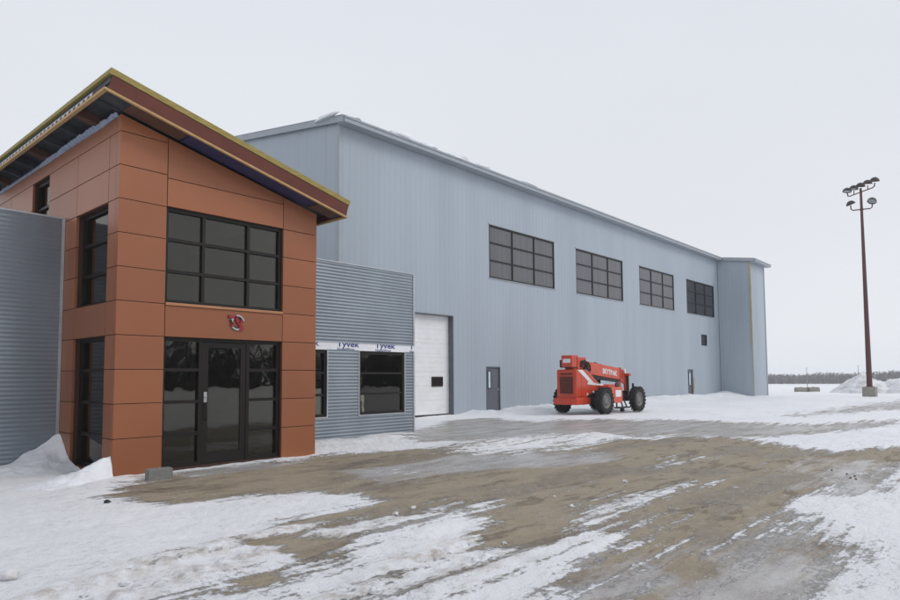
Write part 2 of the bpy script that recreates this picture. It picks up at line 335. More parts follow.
def cover_at(x, y, both=False):
    c = np.full(x.shape, 1.2); ic = np.full(x.shape, .35); wx = x+fbm(x, y, .9, 4, 3)*.8; wy = y+fbm(x, y, .9, 4, 5)*.45
    for v, vi, fe, poly in PATCHES:
        xs = [p[0] for p in poly]; ys = [p[1] for p in poly]; m = 2
        k = (x > min(xs)-m) & (x < max(xs)+m) & (y > min(ys)-m) & (y < max(ys)+m)
        if not k.any(): continue
        a = 1-sstep(-fe, fe, poly_sd(wx[k], wy[k], poly)); c[k] = c[k]*(1-a)+v*a; ic[k] = ic[k]*(1-a)+vi*a
    for a, wd, pts in RUTS:
        d, s = line_d(wx*.25+x*.75, wy*.25+y*.75, pts); near_ = np.exp(-(d/wd)**2)+(.7*np.exp(-((d-.34)/wd)**2) if abs(a) < .6 and wd > .06 else 0)
        c = c+a*near_*np.clip(.75+1.6*fbm(x, y, .5, 3, 7), 0, 1.2)
    return (c, ic) if both else c
RIDGE = [(10.6, 9.6), (12.2, 10.3), (14.2, 10.0), (16.6, 9.2)]
WINGBANK = [(9.3, 13.0), (10.6, 13.2), (12.2, 13.25), (13.2, 13.3)]
def ground_z(x, y, cover=None):
    x = np.asarray(x, float); y = np.asarray(y, float); r = np.hypot(x, y)
    if cover is None: cover = cover_at(np.atleast_1d(x), np.atleast_1d(y)).reshape(x.shape)
    z = -.06+.05*sstep(14, 26, x)-3.3*sstep(85, 330, r)
    z = z+fbm(x, y, .12, 3, 1)*.07*sstep(6, 30, r)
    z = z+.018*sstep(.45, .95, cover)*(1+1.2*fbm(x, y, 1.1, 4, 9))
    lo = 1-sstep(14, 34, r)
    z = z+lo*sstep(.25, .9, cover)*(fbm(x, y, 5, 3, 71)*.022+fbm(x, y, 13, 2, 72)*.014)
    near = 1-sstep(60, 120, r)
    sn = sstep(.6, 1, cover)
    z = z+sn*near*(fbm(x, y, .8, 4, 2)*(.08+.07*sstep(16, 30, x)*sstep(9, 14, y))+fbm(x, y, 3.5, 3, 6)*.035)
    # ploughed bank along the hangar wall
    b = np.exp(-((y-18.7)/1.35)**2)*sstep(22.2, 23.6, x)*(1-sstep(57, 60, x))
    gap = 1-.75*np.exp(-((x-24.9)/.9)**2)
    z = z+b*gap*(.15+.22*fbm(x, y, 3.0, 4, 14)+.55*np.clip(fbm(x, y, .45, 4, 12)+.22, 0, 1)+.10*fbm(x, y, 1.9, 3, 13))
    z = z+.30*np.exp(-((x-55.3)/1.0)**2-((y-18.9)/1.0)**2)
    d, s = line_d(x, y, RIDGE)
    z = z+np.exp(-(d/.55)**2)*(.07+.16*np.clip(fbm(x, y, 1.3, 4, 22)+.15, 0, 1))
    d, s = line_d(x, y, WINGBANK)
    z = z+np.exp(-(d/.62)**2)*(.10+.18*np.clip(fbm(x, y, .9, 4, 32)+.25, 0, 1))
    # tyre ruts with lug marks
    for i, t in enumerate(TRACKS):
        d, s = line_d(x, y, t)
        wv = np.where(d < .75, np.cos(d/.75*math.pi*2)*.5-.1, 0)*np.exp(-(d/.6)**2)
        z = z-.034*wv*sn+.017*np.exp(-((d-.22)/.13)**2)*np.clip(np.sin(s*2*math.pi/.22+np.sign(d-.2)*.8+fbm(x, y, 2, 2, 4)*7)*1.5, -1, 1)*sn
    return z

head = math.atan2(fw.y, fw.x)
a_f = np.radians(np.arange(-48, 48.01, .14)); a_b = np.radians(np.arange(49.5, 311, 1.5))
ang = np.concatenate([a_f, a_b])+head
rad = [.4]
while rad[-1] < 15: rad.append(rad[-1]*1.0085)
while rad[-1] < 110: rad.append(rad[-1]*1.0125)
while rad[-1] < 2300: rad.append(rad[-1]*1.08)
rad = np.array(rad); na, nr = len(ang), len(rad)
gx = (rad[:, None]*np.cos(ang)[None]).ravel(); gy = (rad[:, None]*np.sin(ang)[None]).ravel()
cov, ice_ = cover_at(gx, gy, True); gz = ground_z(gx, gy, cov)
gv = np.concatenate([np.stack([gx, gy, gz], 1), [[0, 0, -.06]]])
i0 = (np.arange(nr-1)[:, None]*na+np.arange(na)[None]).ravel(); i1 = (np.arange(nr-1)[:, None]*na+(np.arange(na)+1)[None] % na).ravel()
quads = np.stack([i0, i0+na, i1+na, i1], 1)
tris = np.stack([np.full(na, nr*na), np.arange(na), (np.arange(na)+1) % na], 1)
me = bpy.data.meshes.new('ground'); me.from_pydata(gv.tolist(), [], quads.tolist()+tris.tolist())
me.polygons.foreach_set('use_smooth', [True]*len(me.polygons))
at = me.attributes.new('cover', 'FLOAT', 'POINT'); at.data.foreach_set('value', np.concatenate([cov, [1]]).astype(np.float32))
so_ = np.zeros(len(gx))
for t_ in TRACKS:
    d_, s_ = line_d(gx, gy, t_); so_ = np.maximum(so_, np.exp(-((d_-.28)/.22)**2))
for t_, wd in ((RIDGE, .9), (WINGBANK, .8)):
    d_, s_ = line_d(gx, gy, t_); so_ = np.maximum(so_, .6*np.exp(-(d_/wd)**2))
at2 = me.attributes.new('soil', 'FLOAT', 'POINT'); at2.data.foreach_set('value', np.concatenate([so_, [0]]).astype(np.float32))
at3 = me.attributes.new('ice', 'FLOAT', 'POINT'); at3.data.foreach_set('value', np.concatenate([ice_, [.35]]).astype(np.float32))
me.update(); ground = bpy.data.objects.new('ground', me); COL.objects.link(ground); tag(ground, kind='structure')
def gz_at(x, y): return float(ground_z(np.array([x]), np.array([y]))[0])

def ground_mat():
    m = bpy.data.materials.new('snowy_yard'); m.use_nodes = True; n = m.node_tree; N = n.nodes.new; L = n.links.new
    p = n.nodes['Principled BSDF']
    geo = N('ShaderNodeNewGeometry'); at = N('ShaderNodeAttribute'); at.attribute_name = 'cover'; at2 = N('ShaderNodeAttribute'); at2.attribute_name = 'soil'; at3 = N('ShaderNodeAttribute'); at3.attribute_name = 'ice'
    def nz(scale, detail, rough=.6, rot=0, st=(1, 1, 1), dist=0):
        mp = N('ShaderNodeMapping'); mp.inputs['Rotation'].default_value = (0, 0, rot); mp.inputs['Scale'].default_value = st
        L(geo.outputs['Position'], mp.inputs[0]); t = N('ShaderNodeTexNoise')
        t.inputs['Scale'].default_value = scale; t.inputs['Detail'].default_value = detail; t.inputs['Roughness'].default_value = rough
        t.inputs['Distortion'].default_value = dist; L(mp.outputs[0], t.inputs['Vector']); return t.outputs['Fac']
    def math_(op, a, b=None, c=None):
        q = N('ShaderNodeMath'); q.operation = op
        for i, v in enumerate((a, b, c)):
            if v is None: continue
            if isinstance(v, (int, float)): q.inputs[i].default_value = v
            else: L(v, q.inputs[i])
        return q.outputs[0]
    def mr(v, a, b, c=0, d=1):
        q = N('ShaderNodeMapRange'); q.inputs[1].default_value = a; q.inputs[2].default_value = b; q.inputs[3].default_value = c; q.inputs[4].default_value = d
        q.interpolation_type = 'SMOOTHSTEP'; L(v, q.inputs[0]); return q.outputs[0]
    def mix(f, a, b):
        q = N('ShaderNodeMix'); q.data_type = 'RGBA'
        if isinstance(f, (int, float)): q.inputs[0].default_value = f
        else: L(f, q.inputs[0])
        for i, v in ((6, a), (7, b)):
            if isinstance(v, tuple): q.inputs[i].default_value = v+(1,)
            else: L(v, q.inputs[i])
        return q.outputs[2]
    # break-up of the cover: streaks along the driving direction plus crumbly detail
    streak = nz(.9, 9, .62, -.12, (.35, 1.7, 1)); crumb = nz(3.2, 10, .68, .3); fine = nz(16, 6, .7); streak2 = nz(2.6, 9, .68, .10, (.22, 1.9, 1), .3); amp = .88
    big = nz(.35, 4, .5)
    dv = math_('ADD', math_('MULTIPLY', math_('SUBTRACT', streak, .5), 1.3), math_('MULTIPLY', math_('SUBTRACT', streak2, .5), 1.8))
    dv = math_('ADD', dv, math_('MULTIPLY', math_('SUBTRACT', crumb, .5), 1.3))
    dv = math_('ADD', dv, math_('MULTIPLY', math_('SUBTRACT', fine, .5), 1.5))
    dv = math_('ADD', dv, math_('MULTIPLY', math_('SUBTRACT', nz(7, 8, .72, .1, (.7, 1.5, 1)), .5), 1.1))
    mid = math_('MULTIPLY', at.outputs['Fac'], math_('SUBTRACT', 1.25, at.outputs['Fac']))
    dv = math_('ADD', dv, math_('MULTIPLY', math_('SUBTRACT', nz(1.5, 7, .62, .06, (.10, 4.2, 1), .1), .5), math_('ADD', .35, math_('MULTIPLY', mid, 3.2))))
    dv = math_('ADD', dv, math_('MULTIPLY', math_('SUBTRACT', nz(2.2, 6, .6, -.30, (.09, 3.6, 1), .1), .5), math_('MULTIPLY', mid, 2.2)))
    v = math_('ADD', at.outputs['Fac'], math_('MULTIPLY', dv, amp))
    is_snow = mr(v, .36, .74)
    vi = math_('ADD', at3.outputs['Fac'], math_('ADD', math_('MULTIPLY', math_('SUBTRACT', nz(1.1, 9, .66, .08, (.3, 1.9, 1), .3), .5), 2.4), math_('MULTIPLY', math_('SUBTRACT', nz(5, 8, .7, .1, (.6, 1.5, 1)), .5), 1.1)))
    is_ice = mr(vi, .30, .95)
    # bare compacted gravel: dry tan, damp brown patches, grit
    dampn = nz(.55, 6, .6, -.1, (.5, 1.5, 1), .4); damp = mr(dampn, .48, .60)
    grit = nz(60, 4, .8); grav = mix(damp, (.36, .295, .205), (.225, .180, .124))
    grav = mix(mr(grit, .35, .75), mix(.35, grav, (.05, .04, .03)), mix(.2, grav, (.42, .38, .32)))
    mark = math_('MULTIPLY', mr(nz(1.7, 10, .72, .1, (.5, 1.6, 1), .6), .525, .56), mr(nz(.4, 3, .5), .35, .55)); grav = mix(math_('MULTIPLY', mark, .7), grav, (.105, .080, .055)); grav = mix(math_('MULTIPLY', mr(nz(6, 8, .7), .35, .7), .35), grav, (.40, .35, .27))
    ice = mix(mr(nz(1.4, 8, .65, -.1, (.5, 1.4, 1)), .35, .65), (.30, .277, .258), (.48, .465, .455))
    ice = mix(mr(nz(24, 4, .7), .55, .75), ice, (.60, .60, .61))
    crumbs = math_('MULTIPLY', mr(nz(15, 5, .75, .1, (.6, 1.4, 1)), .585, .63), mr(nz(.9, 6, .6, .05, (.35, 1.6, 1)), .42, .60))
    dark = math_('MULTIPLY', mr(nz(9, 8, .75, .1, (.45, 1.7, 1)), .57, .64), mr(nz(.7, 5, .6), .38, .58))
    soil = math_('MULTIPLY', mr(nz(1.1, 9, .7, -.12, (.6, 1.5, 1)), .52, .78), mr(at.outputs['Fac'], 1.0, .75, .35, 1))
    snow = mix(mr(big, .35, .65), (.83, .84, .865), (.875, .882, .90))
    speck = math_('MULTIPLY', mr(nz(5, 9, .75, .2), .56, .72), mr(big, .3, .7, .25, .8))
    tsoil = math_('MULTIPLY', at2.outputs['Fac'], mr(nz(4, 8, .7), .42, .66))
    snow = mix(math_('MULTIPLY', soil, .62), snow, (.47, .425, .37)); snow = mix(math_('MULTIPLY', speck, .38), snow, (.50, .45, .40)); snow = mix(math_('MULTIPLY', tsoil, .75), snow, (.42, .35, .28))
    low = mix(is_ice, grav, ice); low = mix(math_('MULTIPLY', dark, .55), low, (.13, .105, .08)); low = mix(math_('MULTIPLY', crumbs, .85), low, (.72, .725, .74)); snow = mix(math_('MULTIPLY', dark, .16), snow, (.35, .31, .27))
    col = mix(is_snow, low, snow); L(col, p.inputs['Base Color'])
    rg = N('ShaderNodeMix'); rg.data_type = 'FLOAT'; L(is_ice, rg.inputs[0]); L(mr(damp, 0, 1, .8, .5), rg.inputs[2]); rg.inputs[3].default_value = .32
    rg2 = N('ShaderNodeMix'); rg2.data_type = 'FLOAT'; L(is_snow, rg2.inputs[0]); L(rg.outputs[0], rg2.inputs[2]); rg2.inputs[3].default_value = .6
    L(rg2.outputs[0], p.inputs['Roughness']); p.inputs['Specular IOR Level'].default_value = .4
    h = math_('MULTIPLY', is_snow, math_('ADD', .12, math_('MULTIPLY', nz(9, 10, .7), .9)))
    h = math_('ADD', h, math_('MULTIPLY', grit, .14)); h = math_('ADD', h, math_('MULTIPLY', crumbs, .25)); h = math_('ADD', h, math_('MULTIPLY', nz(3, 8, .6), .5)); h = math_('ADD', h, math_('MULTIPLY', math_('MULTIPLY', nz(34, 5, .7), is_snow), .28))
    bp = N('ShaderNodeBump'); bp.inputs['Strength'].default_value = .85; bp.inputs['Distance'].default_value = .05
    L(h, bp.inputs['Height']); L(bp.outputs[0], p.inputs['Normal'])
    return m
me.materials.append(ground_mat())
# ------------------------------------------------------------------ cladding helpers
def ribbed(mb, axis, const, sgn, a0, a1, z0, ztop, pitch=.305, depth=.0075):
    """vertical rib cladding. axis 0: runs along x at y=const; axis 1: runs along y at x=const. ribs stand out by depth*sgn"""
    prof = [(0, 0), (.065, 0), (.085, 1), (.125, 1), (.145, 0), (.20, 0), (.206, .25), (.224, .25), (.23, 0)]
    bp = [(a0, None), (a1, None)]; k0 = math.floor(a0/pitch)-1
    for k in range(k0, math.ceil(a1/pitch)+1):
        for p, d in prof:
            a = k*pitch+p*pitch/.305
            if a0+1e-4 < a < a1-1e-4: bp.append((a, d))
    def dep(a):
        q = (a/pitch) % 1*.305
        pts = prof+[(.305, 0)]
        for (p0, d0), (p1, d1) in zip(pts, pts[1:]):
            if p0 <= q <= p1: return d0+(d1-d0)*(q-p0)/(p1-p0+1e-9)
        return 0
    bp = sorted(set(a for a, d in bp)); vs = []; fs = []
    for a in bp:
        o = const+sgn*depth*dep(a); zt = ztop(a) if callable(ztop) else ztop
        for z in (z0, zt): vs.append((a, o, z) if axis == 0 else (o, a, z))
    flip = (axis == 0) == (sgn > 0)
    for i in range(len(bp)-1):
        f = (2*i, 2*i+2, 2*i+3, 2*i+1); fs.append(f[::-1] if flip else f)
    mb.add(vs, fs)
def corrugated(mb, axis, const, sgn, a0, a1, z0, z1, pitch=.086, depth=.0125):
    n = max(2, int(round((z1-z0)/pitch*8))); vs = []; fs = []
    for i in range(n+1):
        z = z0+(z1-z0)*i/n; o = const+sgn*depth*(math.cos(2*math.pi*z/pitch)*.5+.5)
        for a in (a0, a1): vs.append((a, o, z) if axis == 0 else (o, a, z))
    flip = (axis == 0) == (sgn > 0)
    for i in range(n):
        f = (2*i, 2*i+1, 2*i+3, 2*i+2); fs.append(f[::-1] if flip else f)
    mb.add(vs, fs, 0, True)

def window_at(parent, axis, face, inward, a0, a1, z0, z1, mull, rows, frame_m, pane_m, fw_=.06, bar=.05, depth=.09, set_back=.05, name='window', thin=.02):
    """framed window in a wall; face = wall plane, inward = +1/-1 towards the inside. One frame mesh, its panes as a child."""
    mb = MB()
    def bx(p0, p1, q0, q1, d0, d1, t=mb):
        y0, y1 = face+inward*d0, face+inward*d1
        if axis == 0: t.box((p0, y0, q0), (p1, y1, q1))
        else: t.box((y0, p0, q0), (y1, p1, q1))
    s = set_back; e = s+depth
    bx(a0, a0+fw_, z0, z1, s, e); bx(a1-fw_, a1, z0, z1, s, e)
    bx(a0+fw_, a1-fw_, z0, z0+fw_, s, e); bx(a0+fw_, a1-fw_, z1-fw_, z1, s, e)
    for m_ in mull: bx(m_-bar/2, m_+bar/2, z0+fw_, z1-fw_, s+.004, e-.004)
    xs = [a0+fw_]+[v for m_ in mull for v in (m_-bar/2, m_+bar/2)]+[a1-fw_]
    for r in rows:
        for p0, p1 in zip(xs[::2], xs[1::2]): bx(p0, p1, r-bar/2, r+bar/2, s+.006, e-.006)
    o = mb.build(name, frame_m, parent)
    pn = MB(); bx(a0+fw_*.5, a1-fw_*.5, z0+fw_*.5, z1-fw_*.5, s+depth*.5, s+depth*.5+thin, pn)
    pn.build('pane', pane_m, o)
    return o

# ------------------------------------------------------------------ the hangar
YH, XH0, XH1, YP, XP1, ZE = 19.357, 15.462, 55.795, 16.758, 59.472, 11.462
SL = (ZE-11.081)/(YH-YP)                        # roof slope towards the viewer
RIDGE_Y = 34.5; YB = 49.6
hangar = tag(empty('hangar', (37, 34, -.05)), 'long pale grey blue metal hangar with four high gridded windows', 'hangar')
WINS = [(24.642, 30.4535), (32.7436, 38.5317), (40.9267, 46.6079), (48.9601, 54.7015)]
ZWT, ZWB = 9.09, 6.48
OD = (17.55, 21.93, 4.406); MD = (24.337, 25.419, 2.17); FD = (48.785, 49.729, 2.184); SW = (51.67, 52.876, 4.082, 4.97)
holes = [(a, ZWB, b, ZWT) for a, b in WINS]+[(OD[0], -.4, OD[1], OD[2]), (MD[0], -.4, MD[1], MD[2]), (FD[0], -.4, FD[1], FD[2]), (SW[0], SW[2], SW[1], SW[3])]
wl = MB()
for a0, z0, a1, z1 in subtract((XH0, -.4, XH1, ZE), holes): ribbed(wl, 0, YH, -1, a0, a1, z0, z1)
wl.build('wall', M['hangar'], hangar)
def zr(y): return ZE+SL*(y-YH) if y <= RIDGE_Y else ZE+SL*(RIDGE_Y-YH)-SL*(y-RIDGE_Y)
g = MB()
ribbed(g, 1, XH0, -1, YH, RIDGE_Y, -.4, zr); ribbed(g, 1, XH0, -1, RIDGE_Y, YB, -.4, zr)
g.build('wall', M['hangar'], hangar)
g = MB(); ribbed(g, 1, XP1, 1, YP, RIDGE_Y, -.4, zr); ribbed(g, 1, XP1, 1, RIDGE_Y, YB, -.4, zr)
ribbed(g, 0, YB, 1, XH0, XP1, -.4, zr(YB)); g.build('wall', M['hangar'], hangar)
pk = MB(); ribbed(pk, 1, XH1, -1, YP, YH-.03, -.4, zr); ribbed(pk, 0, YP, -1, XH1, XP1, -.4, zr(YP))
pk.build('door_pocket', M['hangar'], hangar)
# roof sheet, eave and rake trim
EO = .42
rf = MB()
def roof_poly(y0): return [(y0, zr(y0)+.03), (RIDGE_Y, zr(RIDGE_Y)+.03), (YB+.4, zr(YB+.4)+.03), (YB+.4, zr(YB+.4)+.16), (RIDGE_Y, zr(RIDGE_Y)+.16), (y0, zr(y0)+.16)]
rf.prism(roof_poly(YH-EO), 0, XH0-.10, XH1-.12); rf.prism(roof_poly(YP-EO), 0, XH1-.12, XP1+.12)
roof = rf.build('roof', M['trim'], hangar)
tr = MB()
def eave(y, x0, x1):
    z = zr(y); tr.box((x0, y-.05, z-.06), (x1, y-.003, z+.17)); tr.box((x0, y-.085, z+.10), (x1, y-.05, z+.17)); tr.box((x0, y+.003, z-.06), (x1, y+EO-.04, z-.03))
eave(YH-EO, XH0-.13, XH1-.16); eave(YP-EO, XH1-.15, XP1+.45)
for xa, y0, y1 in ((XH0-.17, YH-EO+.01, RIDGE_Y), (XH1-.19, YP-EO+.01, YH-EO-.11), (XP1+.125, YP-EO+.01, RIDGE_Y)):
    tr.prism([(y0, zr(y0)-.06), (y1, zr(y1)-.06), (y1, zr(y1)+.18), (y0, zr(y0)+.18)], 0, xa, xa+.06)
    tr.prism([(y0, zr(y0)+.185), (y1, zr(y1)+.185), (y1, zr(y1)+.21), (y0, zr(y0)+.21)], 0, xa-.01, xa+.14)
tr.build('roof_trim', M['trim'], hangar)
ct = MB()
ct.box((XH0-.035, YH-.034, -.4), (XH0+.10, YH-.028, ZE-.02)); ct.box((XH0-.035, YH-.028, -.4), (XH0-.029, YH+.10, ZE-.02))
ct.build('corner_trim', M['trim'], hangar); ct = MB(); ct.box((XH1-.11, YH-.034, -.4), (XH1-.028, YH-.029, ZE-.02))
ct.build('corner_trim', M['trim'], hangar); ct = MB(); ct.box((XP1-.12, YP-.035, -.4), (XP1+.03, YP-.029, 11.0))
ct.build('corner_trim', M['trim'], hangar)
yl = MB(); yl.box((XH1-.036, YP-.036, -.05), (XH1+.055, YP-.028, 10.96)); yl.box((XH1-.036, YP-.028, 4.2), (XH1-.029, YP+.10, 10.96)); yl.build('corner_strip', M['yellow'], hangar)
for i, (a, b) in enumerate(WINS):
    q = (b-a)/3; h_ = (ZWT-ZWB)/3
    window_at(hangar, 0, YH, 1, a, b, ZWB, ZWT, [a+q, a+2*q], [ZWB+h_, ZWB+2*h_], M['bronze'], M['pane_dark' if i == 3 else 'pane_grey'], .075, .065, .1, .0)
    f_ = MB(); f_.box((a-.05, YH-.034, ZWT), (b+.05, YH-.002, ZWT+.05)); f_.box((a-.05, YH-.034, ZWB-.04), (b+.05, YH-.002, ZWB)); f_.build('window_flashing', M['trim'], hangar)
window_at(hangar, 0, YH, 1, SW[0], SW[1], SW[2], SW[3], [], [], M['bronze'], M['pane_dark'], .09, .05, .1, .01)
# overhead door set back in its opening
od = MB(); nsec = 7; hh = (OD[2]-.05)/nsec
for k in range(nsec):
    od.box((OD[0]-.1, YH+.25, .05+k*hh+.006), (OD[1]+.1, YH+.30, .05+(k+1)*hh-.006))
    od.box((OD[0]-.1, YH+.243, .05+k*hh+hh*.30), (OD[1]+.1, YH+.25, .05+k*hh+hh*.36)); od.box((OD[0]-.1, YH+.243, .05+k*hh+hh*.66), (OD[1]+.1, YH+.25, .05+k*hh+hh*.72))
od.box((OD[0]-.1, YH+.262, .05), (OD[1]+.1, YH+.29, OD[2]+.05))
odo = od.build('overhead_door', M['white_door'], hangar)
window_at(odo, 0, YH+.20, 1, 20.80, 21.50, 1.27, 1.69, [], [], M['bronze'], M['pane_dark'], .07, .05, .042, 0, thin=.01)
sb = MB(); sb.box((OD[0]-.1, YH+.26, -.09), (OD[1]+.1, YH+.29, .05)); sb.build('door_seal', M['black'], odo)
jb = MB(); jb.box((OD[1], YH-.03, -.3), (OD[1]+.03, YH+.32, OD[2]+.03)); jb.box((OD[0]-.03, YH-.03, -.3), (OD[0], YH+.32, OD[2]+.03)); jb.box((OD[0], YH-.03, OD[2]), (OD[1], YH+.32, OD[2]+.03))
jb.build('door_frame', M['door_grey'], hangar)
def steel_door(x0, x1, zt, lite, m):
    d = MB(); d.box((x0+.05, YH+.04, 0), (x1-.05, YH+.085, zt-.05)); o = d.build('door', m, hangar, .004)
    f_ = MB(); f_.box((x0, YH-.02, -.1), (x0+.05, YH+.1, zt)); f_.box((x1-.05, YH-.02, -.1), (x1, YH+.1, zt)); f_.box((x0+.05, YH-.02, zt-.05), (x1-.05, YH+.1, zt)); f_.build('door_frame', m, o)
    window_at(o, 0, YH, 1, lite[0], lite[1], lite[2], lite[3], [], [], M['bronze'], M['painted_daylight_pane'], .03, .02, .038, 0, thin=.01)
    h_ = MB(); h_.box((x1-.15, YH+.02, 1.0), (x1-.10, YH+.04, 1.14)); h_.tube([(x1-.125, YH+.02, 1.06), (x1-.125, YH-.03, 1.06), (x1-.25, YH-.035, 1.06)], .011, 8); h_.build('handle', M['chrome'], o)
    return o
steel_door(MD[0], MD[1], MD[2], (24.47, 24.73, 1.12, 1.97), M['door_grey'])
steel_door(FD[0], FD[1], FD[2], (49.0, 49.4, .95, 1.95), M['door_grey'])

# ------------------------------------------------------------------ the office building: copper tower between two corrugated wings
YT, X0, X1, XA, XB = 11.9485, 4.6087, 8.898, 5.4746, 8.0199
YW, ZW, YR, XR, ZR = 14.628, 4.926, 13.493, 13.563, 4.688
AL = math.radians(13.6); ct_, st_ = math.cos(AL), math.sin(AL)
RO = Vector((4.24, 11.45, 6.962)); RU = Vector((ct_, 0, -st_)); RN = Vector((st_, 0, ct_)); RV = Vector((0, 1, 0)); RAX = (RU, RV, RN)
TH, RL, RD = .426, 5.38, 9.0
def zund(x): return RO.z - TH*ct_ - (x-(RO.x-TH*st_))*math.tan(AL)
office = tag(empty('office_building', (5, 18, -.05)), 'office with copper panelled entrance tower and corrugated grey wings', 'building')
G, PT = .0065, .15
tw = MB()
def fpanel(x0, x1, z0, z1, sloped=False):
    """one front panel with its dark joint left open round it"""
    a, b = x0+G, x1-G
    if sloped: poly = [(a, z0+G), (b, z0+G), (b, zund(b)-.03), (a, zund(a)-.03)]
    else: poly = [(a, z0+G), (b, z0+G), (b, z1-G), (a, z1-G)]
    tw.prism(poly, 1, YT, YT+PT)
def lpanel(y0, y1, z0, z1): tw.box((X0, y0+G, z0+G), (X0+PT, y1-G, z1-G))
R = .61
tw2 = tw
fpanel(X0-G, XA, -.4, R)
for k in range(1, 10): fpanel(X0-G, XA, k*R, (k+1)*R)
fpanel(X0-G, XA, 10*R, 0, True)
fpanel(XB, X1+G, -.4, R)
for k in range(1, 8): fpanel(XB, X1+G, k*R, (k+1)*R)
fpanel(XB, X1+G, 8*R, 0, True)
fpanel(XA, XB, 2.44, 3.03); fpanel(XA, XB, 4.8925, 5.43); fpanel(XA, XB, 5.43, 0, True)
Y1, Y2, Y3, Y4, YTB = 12.42, 13.99, 15.68, 16.80, 20.4
YS = YT+PT
lpanel(YS-.0, Y1, -.4, R)
for k in range(1, 10): lpanel(YS, Y1, k*R, (k+1)*R)
lpanel(Y2, Y3, -.4, R)
for k in range(1, 10): lpanel(Y2, Y3, k*R, (k+1)*R)
lpanel(Y1, Y2, 2.44, 3.05); lpanel(Y1, Y2, 4.88, 5.49); lpanel(Y1, Y2, 5.49, 6.10); lpanel(Y1, Y2, -.4, .0)
lpanel(Y3, Y4, 4.0, 4.98)
for k in range(7, 10): lpanel(Y4, 18.4, k*R, (k+1)*R); lpanel(18.4, YTB, k*R, (k+1)*R)
tw.box((X0, YS+G, 6.1+G), (X0+PT, YTB, zund(X0+PT)-.02))
tw.build('wall', M['copper'], office, .003)
bk = MB()                                        # dark backing seen in the open joints, with openings for the windows
for a0, z0, a1, z1 in subtract((X0+.03, -.4, X1-.03, 5.35), [(XA, 0, XB, 2.44), (XA, 3.08, XB, 4.8925)]): bk.box((a0, YT+.05, z0), (a1, YT+.13, z1))
bk.prism([(X0+.03, 5.35), (X1-.03, 5.35), (X1-.03, zund(X1)-.05), (X0+.03, zund(X0)-.05)], 1, YT+.05, YT+.13)
for a0, z0, a1, z1 in subtract((YT+.14, -.4, YTB, 6.4), [(Y1, .0, Y2, 2.44), (Y1, 3.05, Y2, 4.88), (Y3, 4.98, Y4, 6.1)]): bk.box((X0+.05, a0, z0), (X0+.13, a1, z1))
bk.box((X1-.11, YT+.05, -.4), (X1-.004, YTB, zund(X1)-.04)); bk.box((X0+.2, YTB-.1, -.4), (X1-.12, YTB, 6.0))
bk.build('wall_backing', M['joint'], office)
# entrance, windows
sb_ = .09
up_ = window_at(office, 0, YT, 1, XA, XB, 3.08, 4.8925, [6.25, 7.23], [3.69, 4.29], M['bronze'], M['glass'], .065, .06, .11, .07)
sl_ = MB(); sl_.box((XA+.004, YT-.028, 3.028), (XB-.004, YT+.07, 3.080)); sl_.build('sill', M['sill'], up_, .006)
st = MB()
def sbx(x0, x1, z0, z1, d0=sb_, d1=sb_+.12): st.box((x0, YT+d0, z0), (x1, YT+d1, z1))
sbx(XA, XA+.06, -.06, 2.44); sbx(XB-.075, XB, -.06, 2.44); sbx(XA+.06, XB-.075, 2.375, 2.44)
sbx(6.20, 6.27, -.06, 2.375); sbx(7.225, 7.295, -.06, 2.375)
sbx(XA+.06, 6.20, -.06, .07); sbx(7.295, XB-.075, -.06, .07)
for r in (.61, 1.22, 1.83):
    sbx(XA+.06, 6.20, r-.03, r+.03, sb_+.005, sb_+.115); sbx(7.295, XB-.075, r-.03, r+.03, sb_+.005, sb_+.115)
sto = st.build('storefront_frame', M['bronze'], office)
pn = MB(); pn.box((XA+.04, YT+.15, 0), (6.22, YT+.17, 2.4)); pn.box((7.28, YT+.15, 0), (XB-.06, YT+.17, 2.4)); pn.build('pane', M['glass'], sto)
dr = MB()
for x0, x1, z0, z1 in ((6.278, 6.40, -.02, 2.365), (7.10, 7.217, -.02, 2.365), (6.40, 7.10, -.02, .22), (6.40, 7.10, 2.27, 2.365)): dr.box((x0, YT+.10, z0), (x1, YT+.15, z1))
dro = dr.build('entrance_door', M['bronze'], office)
pn = MB(); pn.box((6.38, YT+.118, .2), (7.12, YT+.135, 2.29)); pn.build('pane', M['glass'], dro)
hd = MB(); hd.tube([(6.345, YT+.10, 1.16), (6.345, YT+.03, 1.16), (6.345, YT+.02, 1.13), (6.345, YT+.02, .89), (6.345, YT+.03, .86), (6.345, YT+.10, .86)], .013, 8); hd.build('handle', M['black'], dro)
lk = MB(); lk.box((6.315, YT+.088, 1.20), (6.375, YT+.10, 1.40)); lk.lathe([(0, 0), (.02, 0), (.02, .02), (0, .022)], (0, -1, 0), (6.345, YT+.088, 1.30), 14); lk.build('lock', M['chrome'], dro)
window_at(office, 1, X0, 1, Y1, Y2, .0, 2.44, [], [.61, 1.22, 1.83], M['bronze'], M['glass'], .07, .06, .10, .13)
lw = window_at(office, 1, X0, 1, Y1, Y2, 3.05, 4.88, [], [3.66, 4.27], M['bronze'], M['glass'], .07, .06, .10, .13)
window_at(office, 1, X0, 1, Y3, Y4, 4.98, 6.10, [], [5.5], M['bronze'], M['glass'], .08, .06, .10, .10)
